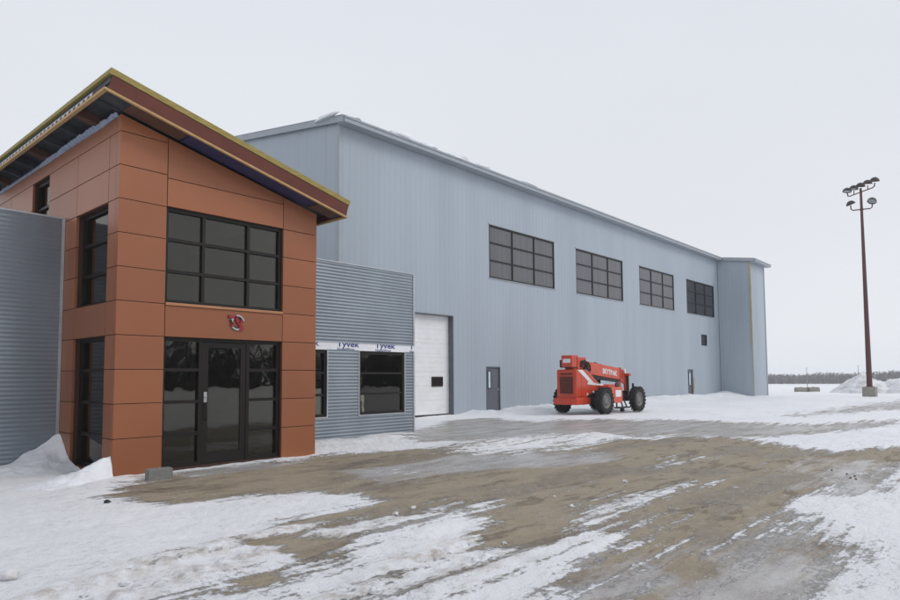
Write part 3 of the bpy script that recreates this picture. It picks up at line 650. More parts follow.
# emblem over the entrance: silver and dark ring crossed by red strokes
EC = Vector((6.945, YT-.03, 2.785))
def ering(mb, r0, r1, a0, a1, y0, y1, mi, n=14):
    P0 = []
    for k in range(n+1):
        a = math.radians(a0+(a1-a0)*k/n); P0.append((math.cos(a), math.sin(a)))
    poly = [(EC.x+c*r1, EC.z+s*r1) for c, s in P0]+[(EC.x+c*r0, EC.z+s*r0) for c, s in P0[::-1]]
    n2 = len(P0)
    for i in range(n2-1):
        q = [poly[i], poly[i+1], poly[2*n2-2-i], poly[2*n2-1-i]]; mb.prism(q, 1, y0, y1, mi)
em = MB()
ering(em, .165, .205, 15, 100, EC.y, YT-.004, 1); ering(em, .125, .155, 5, 95, EC.y+.004, YT-.004, 2); ering(em, .155, .20, 215, 300, EC.y, YT-.004, 1)
ering(em, .12, .145, 190, 285, EC.y+.004, YT-.004, 2); ering(em, .13, .19, 140, 185, EC.y+.002, YT-.004, 1)
def estroke(a, b, wd, mi):
    a = Vector(a); b = Vector(b); d = (b-a).normalized(); p = Vector((-d.y, d.x))*wd/2
    em.prism([(EC.x+q.x, EC.z+q.y) for q in (a-p, b-p, b+p, a+p)], 1, EC.y-.008, YT-.002, mi)
estroke((-.25, .15), (-.04, .135), .07, 0); estroke((-.06, .15), (.03, -.02), .07, 0); estroke((.03, .0), (.05, -.07), .05, 0); estroke((.05, -.15), (.17, -.13), .11, 0); estroke((-.17, -.03), (-.10, -.10), .07, 0)
estroke((.10, .06), (.085, -.09), .045, 0); estroke((-.19, .06), (-.15, -.05), .04, 2)
em.v = [(EC.x+(x-EC.x)*.78, y, EC.z+(z-EC.z)*.78) for x, y, z in em.v]
em.build('emblem', [M['red_ink'], M['chrome'], M['joint']], office)
# unfinished shed roof of the tower
def rbox(mb, u0, u1, v0, v1, n0, n1, mi=0): mb.obox(RO, RAX, (u0, v0, n0), (u1, v1, n1), mi)
q = MB(); rbox(q, .05, RL-.05, .05, RD, -.24, -.115); rbox(q, .08, RL-.1, .045, .5, -.385, -.245); roof_o = q.build('roof', M['soffit'], office)
q = MB(); rbox(q, 0, RL, 0, .045, -.108, 0); rbox(q, 0, .045, .046, RD, -.108, 0); rbox(q, RL-.045, RL, .046, RD, -.108, 0); rbox(q, .046, RL-.046, .046, RD-.01, -.10, -.012)
q.build('roof_edge', M['yellow_wood'], roof_o)
q = MB(); rbox(q, .06, RL-.02, .012, .042, -.384, -.118); rbox(q, RL-.06, RL-.03, .043, RD, -.384, -.118); q.build('fascia', M['fascia'], roof_o)
q = MB(); rbox(q, -.012, RL+.004, -.014, .040, -.426, -.388); rbox(q, -.012, .045, .041, RD, -.445, -.375); rbox(q, RL-.05, RL+.004, .041, RD, -.426, -.388)
q.build('nailer', M['wood'], roof_o)
q = MB()
rbox(q, .05, .062, .30, RD, -.36, -.12)
q.build('fascia', M['fascia'], roof_o)
q = MB(); rbox(q, .030, .040, .75, RD, -.345, -.325); rbox(q, .030, .040, .75, RD, -.235, -.215)
v = .75
while v < RD: rbox(q, .028, .040, v, v+.10, -.325, -.235); v += .235
q.build('vent_strip', M['track'], roof_o)
q = MB(); v = .55; i = 0
while v < RD: q = MB(); rbox(q, .064, .50, v, v+(.20 if i % 3 == 1 else .05), -.40, -.245); q.build('soffit_joist', M['lookout'] if i % 3 == 1 else M['soffit'], roof_o); v += .95; i += 1
q = MB(); rbox(q, 1.6, 4.55, .06, .50, -.41, -.387); q.build('soffit_membrane', M['navy'], roof_o)
q = MB(); rbox(q, .50, 1.55, .06, .50, -.405, -.387); q.build('soffit_board', M['lookout'], roof_o); q = MB(); rbox(q, 4.62, 5.2, .06, .46, -.41, -.387); q.build('soffit_board', M['lookout'], roof_o)
q = MB()
ys_ = np.arange(12.05, 20.2, .05); zz = zund(X0)      # crumpled sheeting folded out along the wall head
wd_ = np.clip(.035+.20*fbm(ys_, ys_*0, 1.1, 4, 81), .012, .2); hh_ = np.clip(.025+.12*fbm(ys_, ys_*0, 1.7, 3, 83), .008, .1)
vs_ = []; fs_ = []
for i, y_ in enumerate(ys_):
    o_ = .012*math.sin(i*1.9); vs_ += [(X0-.004, y_, zz-.05-hh_[i]*.4), (X0-.015-wd_[i]*.35, y_, zz-.03+o_), (X0-.01-wd_[i], y_, zz+.01+wd_[i]*.2+o_), (X0-.004, y_, zz+.02)]
for i in range(len(ys_)-1):
    for k in range(4): fs_.append((4*i+k, 4*i+(k+1) % 4, 4*i+4+(k+1) % 4, 4*i+4+k))
q.add(vs_, fs_); q.build('wall_sheeting', M['plastic'], roof_o)
# wings
q = MB(); corrugated(q, 0, YW, -1, -14, X0-.05, -.4, ZW); corrugated(q, 1, -14, -1, YW, 27, -.4, ZW); q.build('wall', M['corr'], office)
W2 = (11.486, 13.1726, .667, 2.346); W1 = (9.02, 10.398, .667, 2.346)
q = MB()
for a0, z0, a1, z1 in subtract((X1, -.4, XR, ZR), [(W2[0], W2[2], W2[1], 2.395), (W1[0], W1[2], W1[1], 2.395), (X1-.1, 2.395, XR+.1, 2.585)]): corrugated(q, 0, YR, -1, a0, a1, z0, z1)
corrugated(q, 1, XR, 1, YR, 27, -.4, ZR); q.build('wall', M['corr'], office)
q = MB(); q.box((-14, YW+.03, ZW-.25), (X0+.1, 27, ZW-.05)); q.box((X1-.1, YR+.05, ZR-.25), (XR-.03, 27, ZR-.05)); q.box((X0, YTB, ZR-.25), (X1, 27, ZR-.05)); q.box((XR-.03, 21, 0), (XH0+.05, 27, 4.2)); q.box((-14, 26.95, -.4), (XR, 27.05, ZR-.06))
q.build('wing_roof', M['trim'], office)
q = MB(); q.box((-14.02, YW-.02, ZW), (X0-.004, YW+.05, ZW+.035)); q.build('parapet_cap', M['track'], office)
q = MB(); q.box((X1+.003, YR-.02, ZR), (XR+.03, YR+.05, ZR+.03)); q.build('parapet_cap', M['track'], office)
q = MB(); q.box((X0-.06, YW-.022, -.3), (X0-.006, YW-.001, ZW-.002)); q.build('corner_trim', M['track'], office)
q = MB(); q.box((XR-.035, YR-.022, -.3), (XR+.022, YR-.013, 2.385)); q.build('corner_trim', M['track'], office); q = MB(); q.box((XR-.035, YR-.022, 2.59), (XR+.022, YR-.013, ZR-.002))
q.build('corner_trim', M['track'], office)
for W_ in (W1, W2):
    q = MB(); q.box((W_[0]-.03, YR-.018, W_[2]-.03), (W_[0], YR+.02, 2.385)); q.box((W_[1], YR-.018, W_[2]-.03), (W_[1]+.03, YR+.02, 2.385)); q.box((W_[0], YR-.018, W_[2]-.03), (W_[1], YR+.02, W_[2])); q.build('window_trim', M['track'], office)
q = MB(); q.box((X1, YR-.002, 2.388), (XR+.004, YR+.02, 2.592)); wrap = q.build('house_wrap', M['wrap'], office)
q = MB()
def place_text(mb, txt, size, x, z, y, spacing=1., bold=0, zlo=None, zhi=None, mi=0, shear=0, width=None):
    vs, fs = text_mb(txt, size, .0012, spacing, bold, shear)
    if width:
        k = width/(max(v[0] for v in vs)-min(v[0] for v in vs)); vs = [(v[0]*k, v[1], v[2]) for v in vs]
    bm = bmesh.new(); bv = [bm.verts.new((x+a, y-c, z+b)) for a, b, c in vs]
    for f in fs:
        try: bm.faces.new([bv[i] for i in f])
        except ValueError: pass
    for zc, nz_ in ((zlo, -1), (zhi, 1)):
        if zc is not None:
            bmesh.ops.bisect_plane(bm, geom=bm.verts[:]+bm.edges[:]+bm.faces[:], plane_co=(0, 0, zc), plane_no=(0, 0, nz_), clear_outer=True)
    bm.verts.index_update(); mb.add([v.co[:] for v in bm.verts], [[v.index for v in f.verts] for f in bm.faces], mi); bm.free()
for x in (9.76, 11.09, 12.42, 13.75):
    q = MB(); place_text(q, 'Tyvek', .205, x, 2.485, YR-.006, 1.02, .004, 2.40, 2.588, width=.76); place_text(q, 'HomeWrap', .10, x-.07, 2.386, YR-.006, 1., .001, 2.393, 2.58, width=.58)
    bm = bmesh.new(); bv = [bm.verts.new(v) for v in q.v]
    for f in q.f:
        try: bm.faces.new([bv[i] for i in f])
        except ValueError: pass
    for px_, nn in ((X1+.02, (-1, 0, 0)), (XR-.003, (1, 0, 0))): bmesh.ops.bisect_plane(bm, geom=bm.verts[:]+bm.edges[:]+bm.faces[:], plane_co=(px_, 0, 0), plane_no=nn, clear_outer=True)
    bm.verts.index_update(); q = MB().add([v.co[:] for v in bm.verts], [[v.index for v in f.verts] for f in bm.faces]); bm.free()
    q.build('lettering', M['navy_ink'], wrap)
zh = [W2[2]+(W2[3]-W2[2])/3*k for k in (1, 2)]
window_at(office, 0, YR, 1, W2[0], W2[1], W2[2], 2.37, [], zh, M['bronze'], M['clear_glass'], .07, .06, .1, .02)
window_at(office, 0, YR, 1, W1[0], W1[1], W1[2], 2.37, [9.7], zh, M['bronze'], M['clear_glass'], .07, .06, .1, .02)
# rooms behind the glass
q = MB()
q.box((4.85, 17.6, 0), (8.7, 17.7, 5.4), 0); q.box((X0+.16, YT+.3, -.1), (X1-.12, 20.2, -.02), 1); q.box((X0+.16, YT+.32, 2.56), (X1-.12, 20.2, 2.86), 2)
q.box((7.35, 14.6, 0), (7.47, 17.6, 2.55), 0); q.box((7.2, 14.2, 2.87), (8.7, 14.3, 4.6), 0); q.box((5.6, 15.6, 2.87), (5.9, 15.8, 5.4), 2); q.box((5.2, 15.0, 0), (6.3, 15.5, 1.0), 2)
q.box((X1+.01, YR+.3, -.1), (XR-.1, 24, -.02), 1); q.box((X1+.01, YR+.25, 2.75), (XR-.1, 24, 2.85), 2); q.box((X1+.01, 18.2, 0), (XR-.1, 18.3, 2.75), 0); q.box((12.9, 14.9, 0), (13.45, 15.9, 2.75), 0); q.box((10.9, 15.9, 0), (11.4, 18.2, 2.75), 0); q.box((12.25, 13.9, .2), (12.75, 14.2, 2.2), 0)
q.build('interior', [M['inside'], M['inside_dark'], M['inside_grey']], office)
# ------------------------------------------------------------------ snow drifts, pile, clumps and clods
def height_patch(name, x0, x1, y0, y1, nx, ny, hf, m, smooth=True):
    X, Y = np.meshgrid(np.linspace(x0, x1, nx), np.linspace(y0, y1, ny), indexing='xy')
    Z = hf(X, Y); v = np.stack([X.ravel(), Y.ravel(), Z.ravel()], 1)
    i = (np.arange(ny-1)[:, None]*nx+np.arange(nx-1)[None]).ravel(); f = np.stack([i, i+1, i+nx+1, i+nx], 1)
    return MB().add(v.tolist(), f.tolist(), 0, smooth).build(name, m)
def drift1(X, Y):
    b = ground_z(X.ravel(), Y.ravel()).reshape(X.shape); n = fbm(X, Y, 2.2, 4, 41)
    dx = np.clip(4.60-X, 0, 9); dy = np.clip(14.62-Y, 0, 9)
    h = .66*np.exp(-(dx/.72)**1.15)*np.exp(-(dy/(.62+.5*dx))**1.5)
    h2 = .20*np.exp(-(dx/1.6)**1.3)*np.exp(-(dy/1.1)**1.6)
    return b-.05+np.maximum(h, h2)*(1+.35*n)+(.10*n+.045*fbm(X, Y, 7, 3, 44))*sstep(.03, .15, h+h2)
tag(height_patch('snow_drift', 1.2, 4.606, 12.0, 14.61, 100, 80, drift1, M['snow']), 'tall peaked snow drift banked into the corner of the left corrugated wall', 'snow drift')
def drift2(X, Y):
    b = ground_z(X.ravel(), Y.ravel()).reshape(X.shape); n = fbm(X, Y, 3, 4, 43)
    dx = np.clip(4.606-X, 0, 9); yc = 12.02-.18*dx; d = Y-yc
    h = .40*np.exp(-(dx/.80)**1.25)*np.where(d > 0, np.exp(-(d/.62)**1.4), np.exp(-(np.abs(d)/(.10+.55*dx))**2))
    return b-.05+h*(1+.35*n)+(.08*n+.04*fbm(X, Y, 7, 3, 45))*sstep(.03, .12, h)
tag(height_patch('snow_drift', 2.2, 4.606, 11.2, 13.3, 90, 90, drift2, M['snow']), 'low wedge of snow against the front corner of the copper tower', 'snow drift')

def pile_h(X, Y):
    b = ground_z(X.ravel(), Y.ravel()).reshape(X.shape)
    ex, ey = X-72.9, Y-11.6; a = .94; u = ex*math.cos(a)*0+ex*.985+ey*.17; v_ = -ex*.17+ey*.985   # v_ runs across the view
    r1 = np.hypot(u/3.6, (v_-.3)/3.0); h = 2.0*np.clip(1-r1, 0, 1)**.85
    r2_ = np.hypot(u/3.2, (v_+2.6)/2.6); h = np.maximum(h, 1.65*np.clip(1-r2_, 0, 1)**.8)
    r3 = np.hypot(u/3.4, (v_+6.0)/3.4); h = np.maximum(h, 1.5*np.clip(1-r3, 0, 1)**.7)
    r4 = np.hypot(u/3.4, (v_+10)/4); h = np.maximum(h, 1.5*np.clip(1-r4, 0, 1)**.7)
    n = fbm(X, Y, .9, 5, 51); return b-.06+h*(1+.35*n)+.30*n*sstep(.02, .3, h)+.10*fbm(X, Y, 2.6, 3, 52)*sstep(.02, .2, h)
tag(height_patch('snow_pile', 68.2, 77.5, -4, 15.5, 130, 240, pile_h, M['snow_dirty']), 'ploughed snow pile with brown streaks behind the light mast', 'snow pile')

def lump(name, loc, sx, sy, sz, m, seed, det=3, rough=.35, flat=False):
    bm = bmesh.new(); bmesh.ops.create_icosphere(bm, subdivisions=det, radius=1)
    for v in bm.verts:
        p = v.co.copy(); k = 1+rough*noise.noise(p*1.4+Vector((seed*3.1, seed, 0)))+rough*.5*noise.noise(p*3.7+Vector((0, seed, 2)))
        v.co = Vector((p.x*sx*k, p.y*sy*k, max(-.35, p.z)*sz*k))
    me = bpy.data.meshes.new(name); bm.to_mesh(me); bm.free(); me.materials.append(m)
    for p in me.polygons: p.use_smooth = not flat
    o = bpy.data.objects.new(name, me); COL.objects.link(o); o.location = loc; return o
ye = YH-EO
def rz_(y): return zr(y)+.19
spots = [(15.25, 19.9, .10, .75, .10), (15.9, 19.1, .35, .25, .10), (18.6, 19.13, .95, .30, .20), (20.2, 19.10, .60, .25, .16), (22.1, 19.10, .75, .3, .19), (23.9, 19.08, .6, .25, .13), (27.6, 19.08, .8, .25, .12)]
lab = ['snow lying along the rake of the hangar gable near its top corner', 'small snow lump on the near top corner of the hangar eave', 'longest snow lump on the hangar eave above the office wing',
       'snow lump on the eave just right of the longest lump', 'rounded snow lump on the eave left of the first high window', 'flat snow lump on the eave nearly above the first high window', 'thin snow crust on the eave above the first high window']
for i, (x, y, a, b, c) in enumerate(spots):
    tag(lump('snow_lump', (x, y, rz_(y)+.01), a, b, c, M['snow'], i+3), lab[i], 'snow', 'snow lumps on the hangar roof edge')

clod_g = 'frozen snow clods beside the tyre tracks'
c0 = lump('snow_clod', (1.73, 6.61, gz_at(1.73, 6.61)+.02), .075, .07, .06, M['snow_dirty'], 9, 3); tag(c0, 'largest brownish snow clod lying alone at the lower left', 'snow clod', clod_g)
c1 = lump('dirt_clod', (3.67, 9.65, gz_at(3.67, 9.65)+.01), .045, .05, .035, M['dark_metal'], 4, 2); tag(c1, 'small dark dirt clod on the snow in front of the drifts', 'clod')
pr_ = lump('snow_clod', (0, 0, 0), .03, .04, .02, M['snow_dirty'], 14, 2, .9, True); first = True
for k in range(16):
    t = TRACKS[0] if k % 2 else TRACKS[1]; s = random.random()*(len(t)-1); i = int(s); f_ = s-i
    x = t[i][0]*(1-f_)+t[i+1][0]*f_+random.gauss(0, .13); y = t[i][1]*(1-f_)+t[i+1][1]*f_+random.gauss(0, .22)
    if k > 11: x = random.uniform(10, 19); y = 9.6+random.gauss(0, .7)
    o = pr_ if first else pr_.copy()
    if not first: COL.objects.link(o)
    first = False; sc_ = random.uniform(.5, 1.5)*(1.3 if k > 11 else 1); o.scale = (sc_, sc_*random.uniform(.7, 1.2), sc_); o.rotation_euler = (0, 0, random.random()*6)
    o.location = (x, y, gz_at(x, y)+.012*sc_)
    tag(o, 'small rough clod of frozen snow beside the wheel tracks in the yard', 'snow clod', clod_g)

# ------------------------------------------------------------------ masonry block by the entrance
cb = MB(); L_, D_, H_ = .40, .19, .19; t_ = .032
cb.box((0, 0, 0), (L_, t_, H_)); cb.box((0, D_-t_, 0), (L_, D_, H_))
for x in (0, L_/2-t_/2, L_-t_): cb.box((x, t_, .0), (x+t_, D_-t_, H_-.001))
cb.box((t_, t_, .0), (L_/2-t_/2, D_-t_, H_-.03)); cb.box((L_/2+t_/2, t_, 0), (L_-t_, D_-t_, H_-.03))
blk = cb.build('masonry_block', M['block'], None, .006); blk.location = (4.90, 11.17, gz_at(5.1, 11.2)-.005); blk.rotation_euler = (0, 0, math.radians(-6))
tag(blk, 'grey masonry block on the gravel beside the entrance', 'block')

# ------------------------------------------------------------------ telescopic handler parked by the hangar
TX, TY, TH_ = 25.92, 15.07, -.025
def tz(x, y):
    c, s = math.cos(TH_), math.sin(TH_); return gz_at(TX+c*x-s*y, TY+s*x+c*y)
tzs = [tz(x, y) for x in (0, 3.3) for y in (-1.1, 1.1)]
TZ = .03
tele = tag(empty('telehandler', (TX, TY, TZ), TH_), 'red orange telescopic handler with lowered boom parked beside the hangar', 'telehandler')
def tb(mb, name, m, parent=tele, bevel=0):
    """build in the vehicle's own axes (x forward, y left, z up)"""
    me_o = mb.build(name, m, None, bevel); me_o.parent = parent; return me_o
# chassis and axles
q = MB(); q.box((-.55, -.38, .52), (3.45, .38, .86)); q.box((3.2, -.5, .45), (3.5, .5, .95)); tb(q, 'chassis', M['dark_metal'], bevel=.02)
for x in (0, 3.02):
    q = MB(); q.tube([(x, -.95, .60), (x, .95, .60)], .11, 14); q.lathe([(0, -.22), (.2, -.16), (.24, 0), (.2, .16), (0, .22)], (1, 0, 0), (x, 0, .6), 18); q.box((x-.16, -.30, .60), (x+.16, .30, .80)); tb(q, 'axle', M['dark_metal'])
# rear engine cover: tall at the back, sloping down to the low hood
YC = .50
q = MB()
q.prism([(-1.0, .62), (-.30, .62), (-.05, .78), (.55, 1.0), (2.35, 1.0), (2.35, 1.27), (1.15, 1.30), (.86, 1.34), (-.02, 1.90), (-.25, 1.95), (-.92, 1.95), (-1.0, 1.90)], 1, -YC, YC)
ec = tb(q, 'engine_cover', M['red'], bevel=.03)
q = MB(); q.box((-1.012, -.30, .92), (-.996, .30, 1.62)); q.box((-1.02, -.33, .90), (-.998, -.30, 1.64)); q.box((-1.02, .30, .90), (-.998, .33, 1.64)); q.box((-1.02, -.30, 1.62), (-.998, .30, 1.64)); q.box((-1.02, -.30, .90), (-.998, .30, .92))
for k in range(16): q.box((-1.022, -.30, .94+k*.043), (-1.01, .30, .958+k*.043))
tb(q, 'grille', M['grille'], ec)
q = MB(); q.box((-1.0045, -.3, 1.70), (-.997, .3, 1.80)); tb(q, 'badge_recess', M['grille'], ec)
q = MB(); q.box((-1.14, -.60, .42), (.0, -.30, .70)); q.box((-1.14, -.30, .42), (-.62, .60, .70)); tb(q, 'counterweight', M['red'], bevel=.03)
# white arrow stripe on the cover side
def side(mb, poly, y, t=.006, mi=0): mb.prism(poly, 1, y-t, y, mi)
q = MB(); side(q, [(-.90, 1.93), (-.50, 1.93), (.42, 1.36), (1.25, 1.30), (1.25, 1.22), (.35, 1.26), (-.12, 1.30), (-.02, 1.42)], -YC-.001)
for p_ in ((.38, .95), (-.12, .86)): side(q, [(p_[0]-.05, p_[1]-.04), (p_[0]+.06, p_[1]-.04), (p_[0]+.06, p_[1]+.05), (p_[0]-.05, p_[1]+.05)], -YC-.001)
tb(q, 'stripe', M['white_paint'], ec)
q = MB()
for k in range(3): side(q, [(-.3, 1.5+k*.0), (-.3, 1.5)], -YC) if False else None
side(q, [(.50, 1.345), (1.0, 1.325), (1.0, 1.305), (.42, 1.345)], -YC-.002); tb(q, 'panel_seam', M['dark_metal'], ec)
for a_, b_ in (((-.97, -YC-.004, .76), (-.3, -YC, .775)), ((-.62, -YC-.004, .78), (-.61, -YC, 1.75))): q = MB(); q.box(a_, b_); tb(q, 'panel_seam', M['dark_metal'], ec)
# hydraulic tank pod between the wheels on the near side
q = MB(); q.box((.72, -1.10, .44), (1.72, -.42, 1.16)); pod = tb(q, 'side_tank', M['red2'], bevel=.04)
q = MB(); side(q, [(1.06, .72), (1.56, .72), (1.56, 1.02), (1.06, 1.02)], -1.101); tb(q, 'decal', M['white_paint'], pod)
q = MB(); q.lathe([(0, 0), (.06, 0), (.06, .06), (0, .07)], (0, 0, 1), (1.5, -.9, 1.16), 14); tb(q, 'filler_cap', M['black'], pod)
q = MB(); q.box((.55, -1.04, 1.17), (.75, -.5, 1.23)); q.box((.7, -.42, .5), (2.9, -.38, 1.0)); tb(q, 'mudguard', M['red'], bevel=.01)
# step under the tank
q = MB(); q.box((1.45, -1.05, .18), (2.5, -.75, .24)); q.tube([(1.5, -.9, .22), (1.5, -.9, .5)], .035, 8); q.tube([(2.05, -.9, .22), (2.05, -.8, .6)], .035, 8); q.tube([(2.45, -.9, .22), (2.45, -.7, .65)], .035, 8); q.box((1.98, -.95, .02), (2.12, -.8, .20)); tb(q, 'step', M['dark_metal'])
# wheels
def wheel(x, y, steer=0):
    out = -1 if y < 0 else 1; e_ = bpy.data.objects.new('wheel', None); COL.objects.link(e_); e_.parent = tele; e_.location = (x, y, .575); e_.rotation_euler = (0, 0, steer); e_.empty_display_size = .2
    t = MB(); wk = .955; hw = .135
    prof = [(.325, -hw*.75), (.36, -hw), (.46, -hw*1.08), (.530, -hw*.98), (.548, -hw*.8), (.553, 0), (.548, hw*.8), (.530, hw*.98), (.46, hw*1.08), (.36, hw), (.34, hw*.75)]
    t.lathe(prof, (0, 1, 0), (0, 0, 0), 44); n = 20
    for k in range(n):
        for sd in (-1, 1):
            a = 2*math.pi*(k+(.5 if sd > 0 else 0))/n; rad_ = Vector((math.cos(a), 0, math.sin(a))); tan_ = Vector((-math.sin(a), 0, math.cos(a))); axv = Vector((0, 1, 0))
            d_ = (axv*sd*.85+tan_*.55).normalized(); s_ = rad_.cross(d_)
            t.obox(rad_*.54+axv*sd*.02, (d_, s_, rad_), (0, -.028, 0), (.135, .028, .030))
            p2 = axv*sd*hw*.99
            t.obox(p2+rad_*.48+tan_*.12, (rad_, tan_, axv), (0, -.03, -.02), (.10, .03, .022))
    tb(t, 'tyre', M['black'], e_)
    r_ = MB(); yo = out*hw*.82
    r_.lathe([(.345, -hw*.7*out), (.345, yo), (.315, yo*1.02), (.30, yo*.55), (.21, yo*.40), (.19, yo*.75), (.13, yo*.95), (0, yo*1.0)], (0, 1, 0), (0, 0, 0), 30)
    for k in range(8):
        a = 2*math.pi*k/8; r_.lathe([(0, .0), (.02, 0), (.02, .03), (0, .03)], (0, out, 0), (math.cos(a)*.16, yo*.8, math.sin(a)*.16), 8)
    tb(r_, 'rim', M['rim'], e_)
    return e_
for x, y, sgn in ((0, -1.08, 0), (0, 1.08, 0), (3.02, -1.08, .0), (3.02, 1.08, 0)): wheel(x, y, sgn)
# boom: box section sloping gently down to the front
BA = math.radians(-5.6); BO = Vector((-.95, 0, 2.38)); BU = Vector((math.cos(BA), 0, math.sin(BA))); BN = Vector((-math.sin(BA), 0, math.cos(BA))); BV = Vector((0, 1, 0)); BX = (BU, BV, BN)
q = MB(); q.obox(BO, BX, (.25, -.24, -.56), (4.35, .24, .0)); boom = tb(q, 'boom', M['red2'], bevel=.025)
q = MB(); q.obox(BO, BX, (4.352, -.20, -.50), (4.65, .20, -.04)); q.obox(BO, BX, (4.28, -.275, -.59), (4.36, .275, .03)); tb(q, 'boom_extension', M['red'], boom, .012)
q = MB(); q.obox(BO, BX, (.9, -.20, -.66), (4.3, .20, -.565)); q.obox(BO, BX, (2.3, -.06, .0), (2.5, .06, .07)); q.obox(BO, BX, (1.35, -.05, .0), (1.5, .1, .05)); tb(q, 'boom_underside', M['dark_metal'], boom)
q = MB(); vs, fs = text_mb('SKYTRAK', .315, .003, 1.0, .012)
oo = BO+BU*3.32+BN*(-.40)+BV*(-.246); q.add([oo+BU*a+BN*b-BV*c for a, b, c in vs], fs); tb(q, 'lettering', M['white_paint'], boom)
# boom rear block over the engine cover
q = MB(); q.box((-.97, -.27, 1.97), (-.45, .27, 2.50)); q.box((-.55, -.30, 1.9), (.15, -.26, 2.42)); q.box((-.55, .26, 1.9), (.15, .30, 2.42)); br = tb(q, 'boom_pivot', M['red'], bevel=.02)
q = MB(); q.box((-.976, -.20, 2.17), (-.969, .18, 2.34)); tb(q, 'decal', M['white_paint'], br)
q = MB(); q.box((-.975, -.29, 1.955), (-.45, .29, 1.985)); q.box((-.90, .28, 1.97), (-.55, .40, 2.3)); q.lathe([(0, -.33), (.09, -.33), (.09, .33), (0, .33)], (0, 1, 0), (-.22, 0, 2.2), 16); tb(q, 'pivot_bracket', M['dark_metal'], br)
# hoses and lift cylinder on the near side
q = MB()
for k in range(5):
    o_ = k*.035
    q.tube([(-.35+o_, -.31, 2.05), (-.30+o_, -.36, 2.28), (-.12+o_, -.38, 2.36-o_*.4), (.06+o_, -.36, 2.22), (.14+o_, -.33, 2.0), (.28+o_, -.32, 1.78), (.48+o_, -.30, 1.5)], .026, 8)
q.tube([(-.05, -.34, 2.16), (.20, -.36, 2.27), (.40, -.33, 2.15), (.50, -.3, 1.9)], .035, 8); tb(q, 'hose', M['black'])
q = MB(); q.tube([(-.1, -.33, 2.05), (.62, -.31, 1.42)], .075, 14); q.tube([(.62, -.15, 1.40), (1.5, -.15, 1.55)], .06, 12); tb(q, 'lift_cylinder', M['dark_metal'])
# gooseneck and coupler at the boom head
q = MB()
for y in (-.20, .14):
    q.prism([(3.42, 1.94), (3.70, 1.98), (4.02, 1.72), (4.10, 1.35), (4.04, .62), (3.86, .55), (3.80, 1.25), (3.40, 1.42)], 1, y, y+.06)
q.box((3.55, -.14, 1.5), (3.75, .14, 1.9)); q.box((3.80, -.45, 1.66), (4.0, .45, 1.78)); gn = tb(q, 'boom_head', M['red'], bevel=.01)
q = MB(); q.tube([(3.99, -.27, 1.66), (4.0, -.27, .85)], .06, 12); q.box((4.05, -.5, .55), (4.2, .5, .75)); q.box((4.12, -.5, .75), (4.18, -.42, 1.3)); q.box((4.12, .42, .75), (4.18, .5, 1.3)); tb(q, 'tilt_cylinder', M['dark_metal'], gn)
q = MB(); side(q, [(3.80, 1.80), (3.93, 1.70), (3.93, 1.95), (3.80, 2.03)], -.215); tb(q, 'decal', M['white_paint'], gn)
# operator cab on the far side, seen below the boom
q = MB()
for x in (.95, 2.55):
    for y in (.42, 1.05): q.box((x, y, .95), (x+.07, y+.07, 2.18))
q.box((.93, .40, 2.17), (2.64, 1.14, 2.25)); q.box((.93, .40, .86), (2.64, 1.14, 1.0)); q.box((1.05, .5, 1.0), (1.2, 1.0, 1.75)); q.box((1.05, .5, 1.0), (1.6, 1.0, 1.3)); cabo = tb(q, 'cab', M['dark_metal'], bevel=.008)
q = MB(); q.box((1.02, .43, 1.03), (2.55, .445, 2.16)); q.box((2.56, .49, 1.03), (2.575, 1.05, 2.16)); tb(q, 'pane', M['glass'], cabo)

for c in tele.children:                          # the body hangs out behind the rear axle
    k = c.name.split('.')[0]
    if k in ('wheel', 'axle', 'chassis'): continue
    c.location.x -= .12 if k in ('side_tank', 'step', 'mudguard') else .34
    if k in ('boom', 'boom_pivot'): c.location.z += .07
# ------------------------------------------------------------------ flood light mast
MX, MY = 59.11, 9.32; MZ = gz_at(MX, MY)
mast = tag(empty('light_mast', (MX, MY, MZ)), 'tall brown light mast with floodlights on a square concrete base', 'light mast')
q = MB(); q.box((-.44, -.44, -.4), (.44, .44, .74)); base = q.build('concrete_base', M['concrete'], None, .03); base.parent = mast
q = MB(); q.tube([(0, 0, .76), (0, 0, 16.3)], [.20, .085], 16); q.box((-.26, -.26, .74), (.26, .26, .775)); tb(q, 'pole', M['rustpole'], mast)
AD = Vector((.65, .76, 0)).normalized(); z0 = 16.0
q = MB(); AL_ = 1.42
q.tube([AD*-AL_+Vector((0, 0, z0+.32)), AD*-(AL_-.06)+Vector((0, 0, z0+.06)), AD*-(AL_-.25)+Vector((0, 0, z0)), AD*(AL_-.25)+Vector((0, 0, z0)), AD*(AL_-.06)+Vector((0, 0, z0+.06)), AD*AL_+Vector((0, 0, z0+.32))], .045, 8)
for t in (-.71, .71): q.tube([AD*t+Vector((0, 0, z0)), AD*t+Vector((0, 0, z0+.32))], .035, 8)
tb(q, 'upper_arm', M['rustpole'], mast)
LD = Vector((-.24, .97, 0)).normalized(); zl = 14.62
q = MB(); q.tube([LD*-.72+Vector((0, 0, zl+.42)), LD*-.70+Vector((0, 0, zl+.10)), LD*-.58+Vector((0, 0, zl)), LD*.58+Vector((0, 0, zl)), LD*.70+Vector((0, 0, zl+.10)), LD*.72+Vector((0, 0, zl+.42))], .045, 8); q.lathe([(.13, -.06), (.15, 0), (.13, .06)], (0, 0, 1), (0, 0, zl), 12); tb(q, 'lower_arm', M['rustpole'], mast)
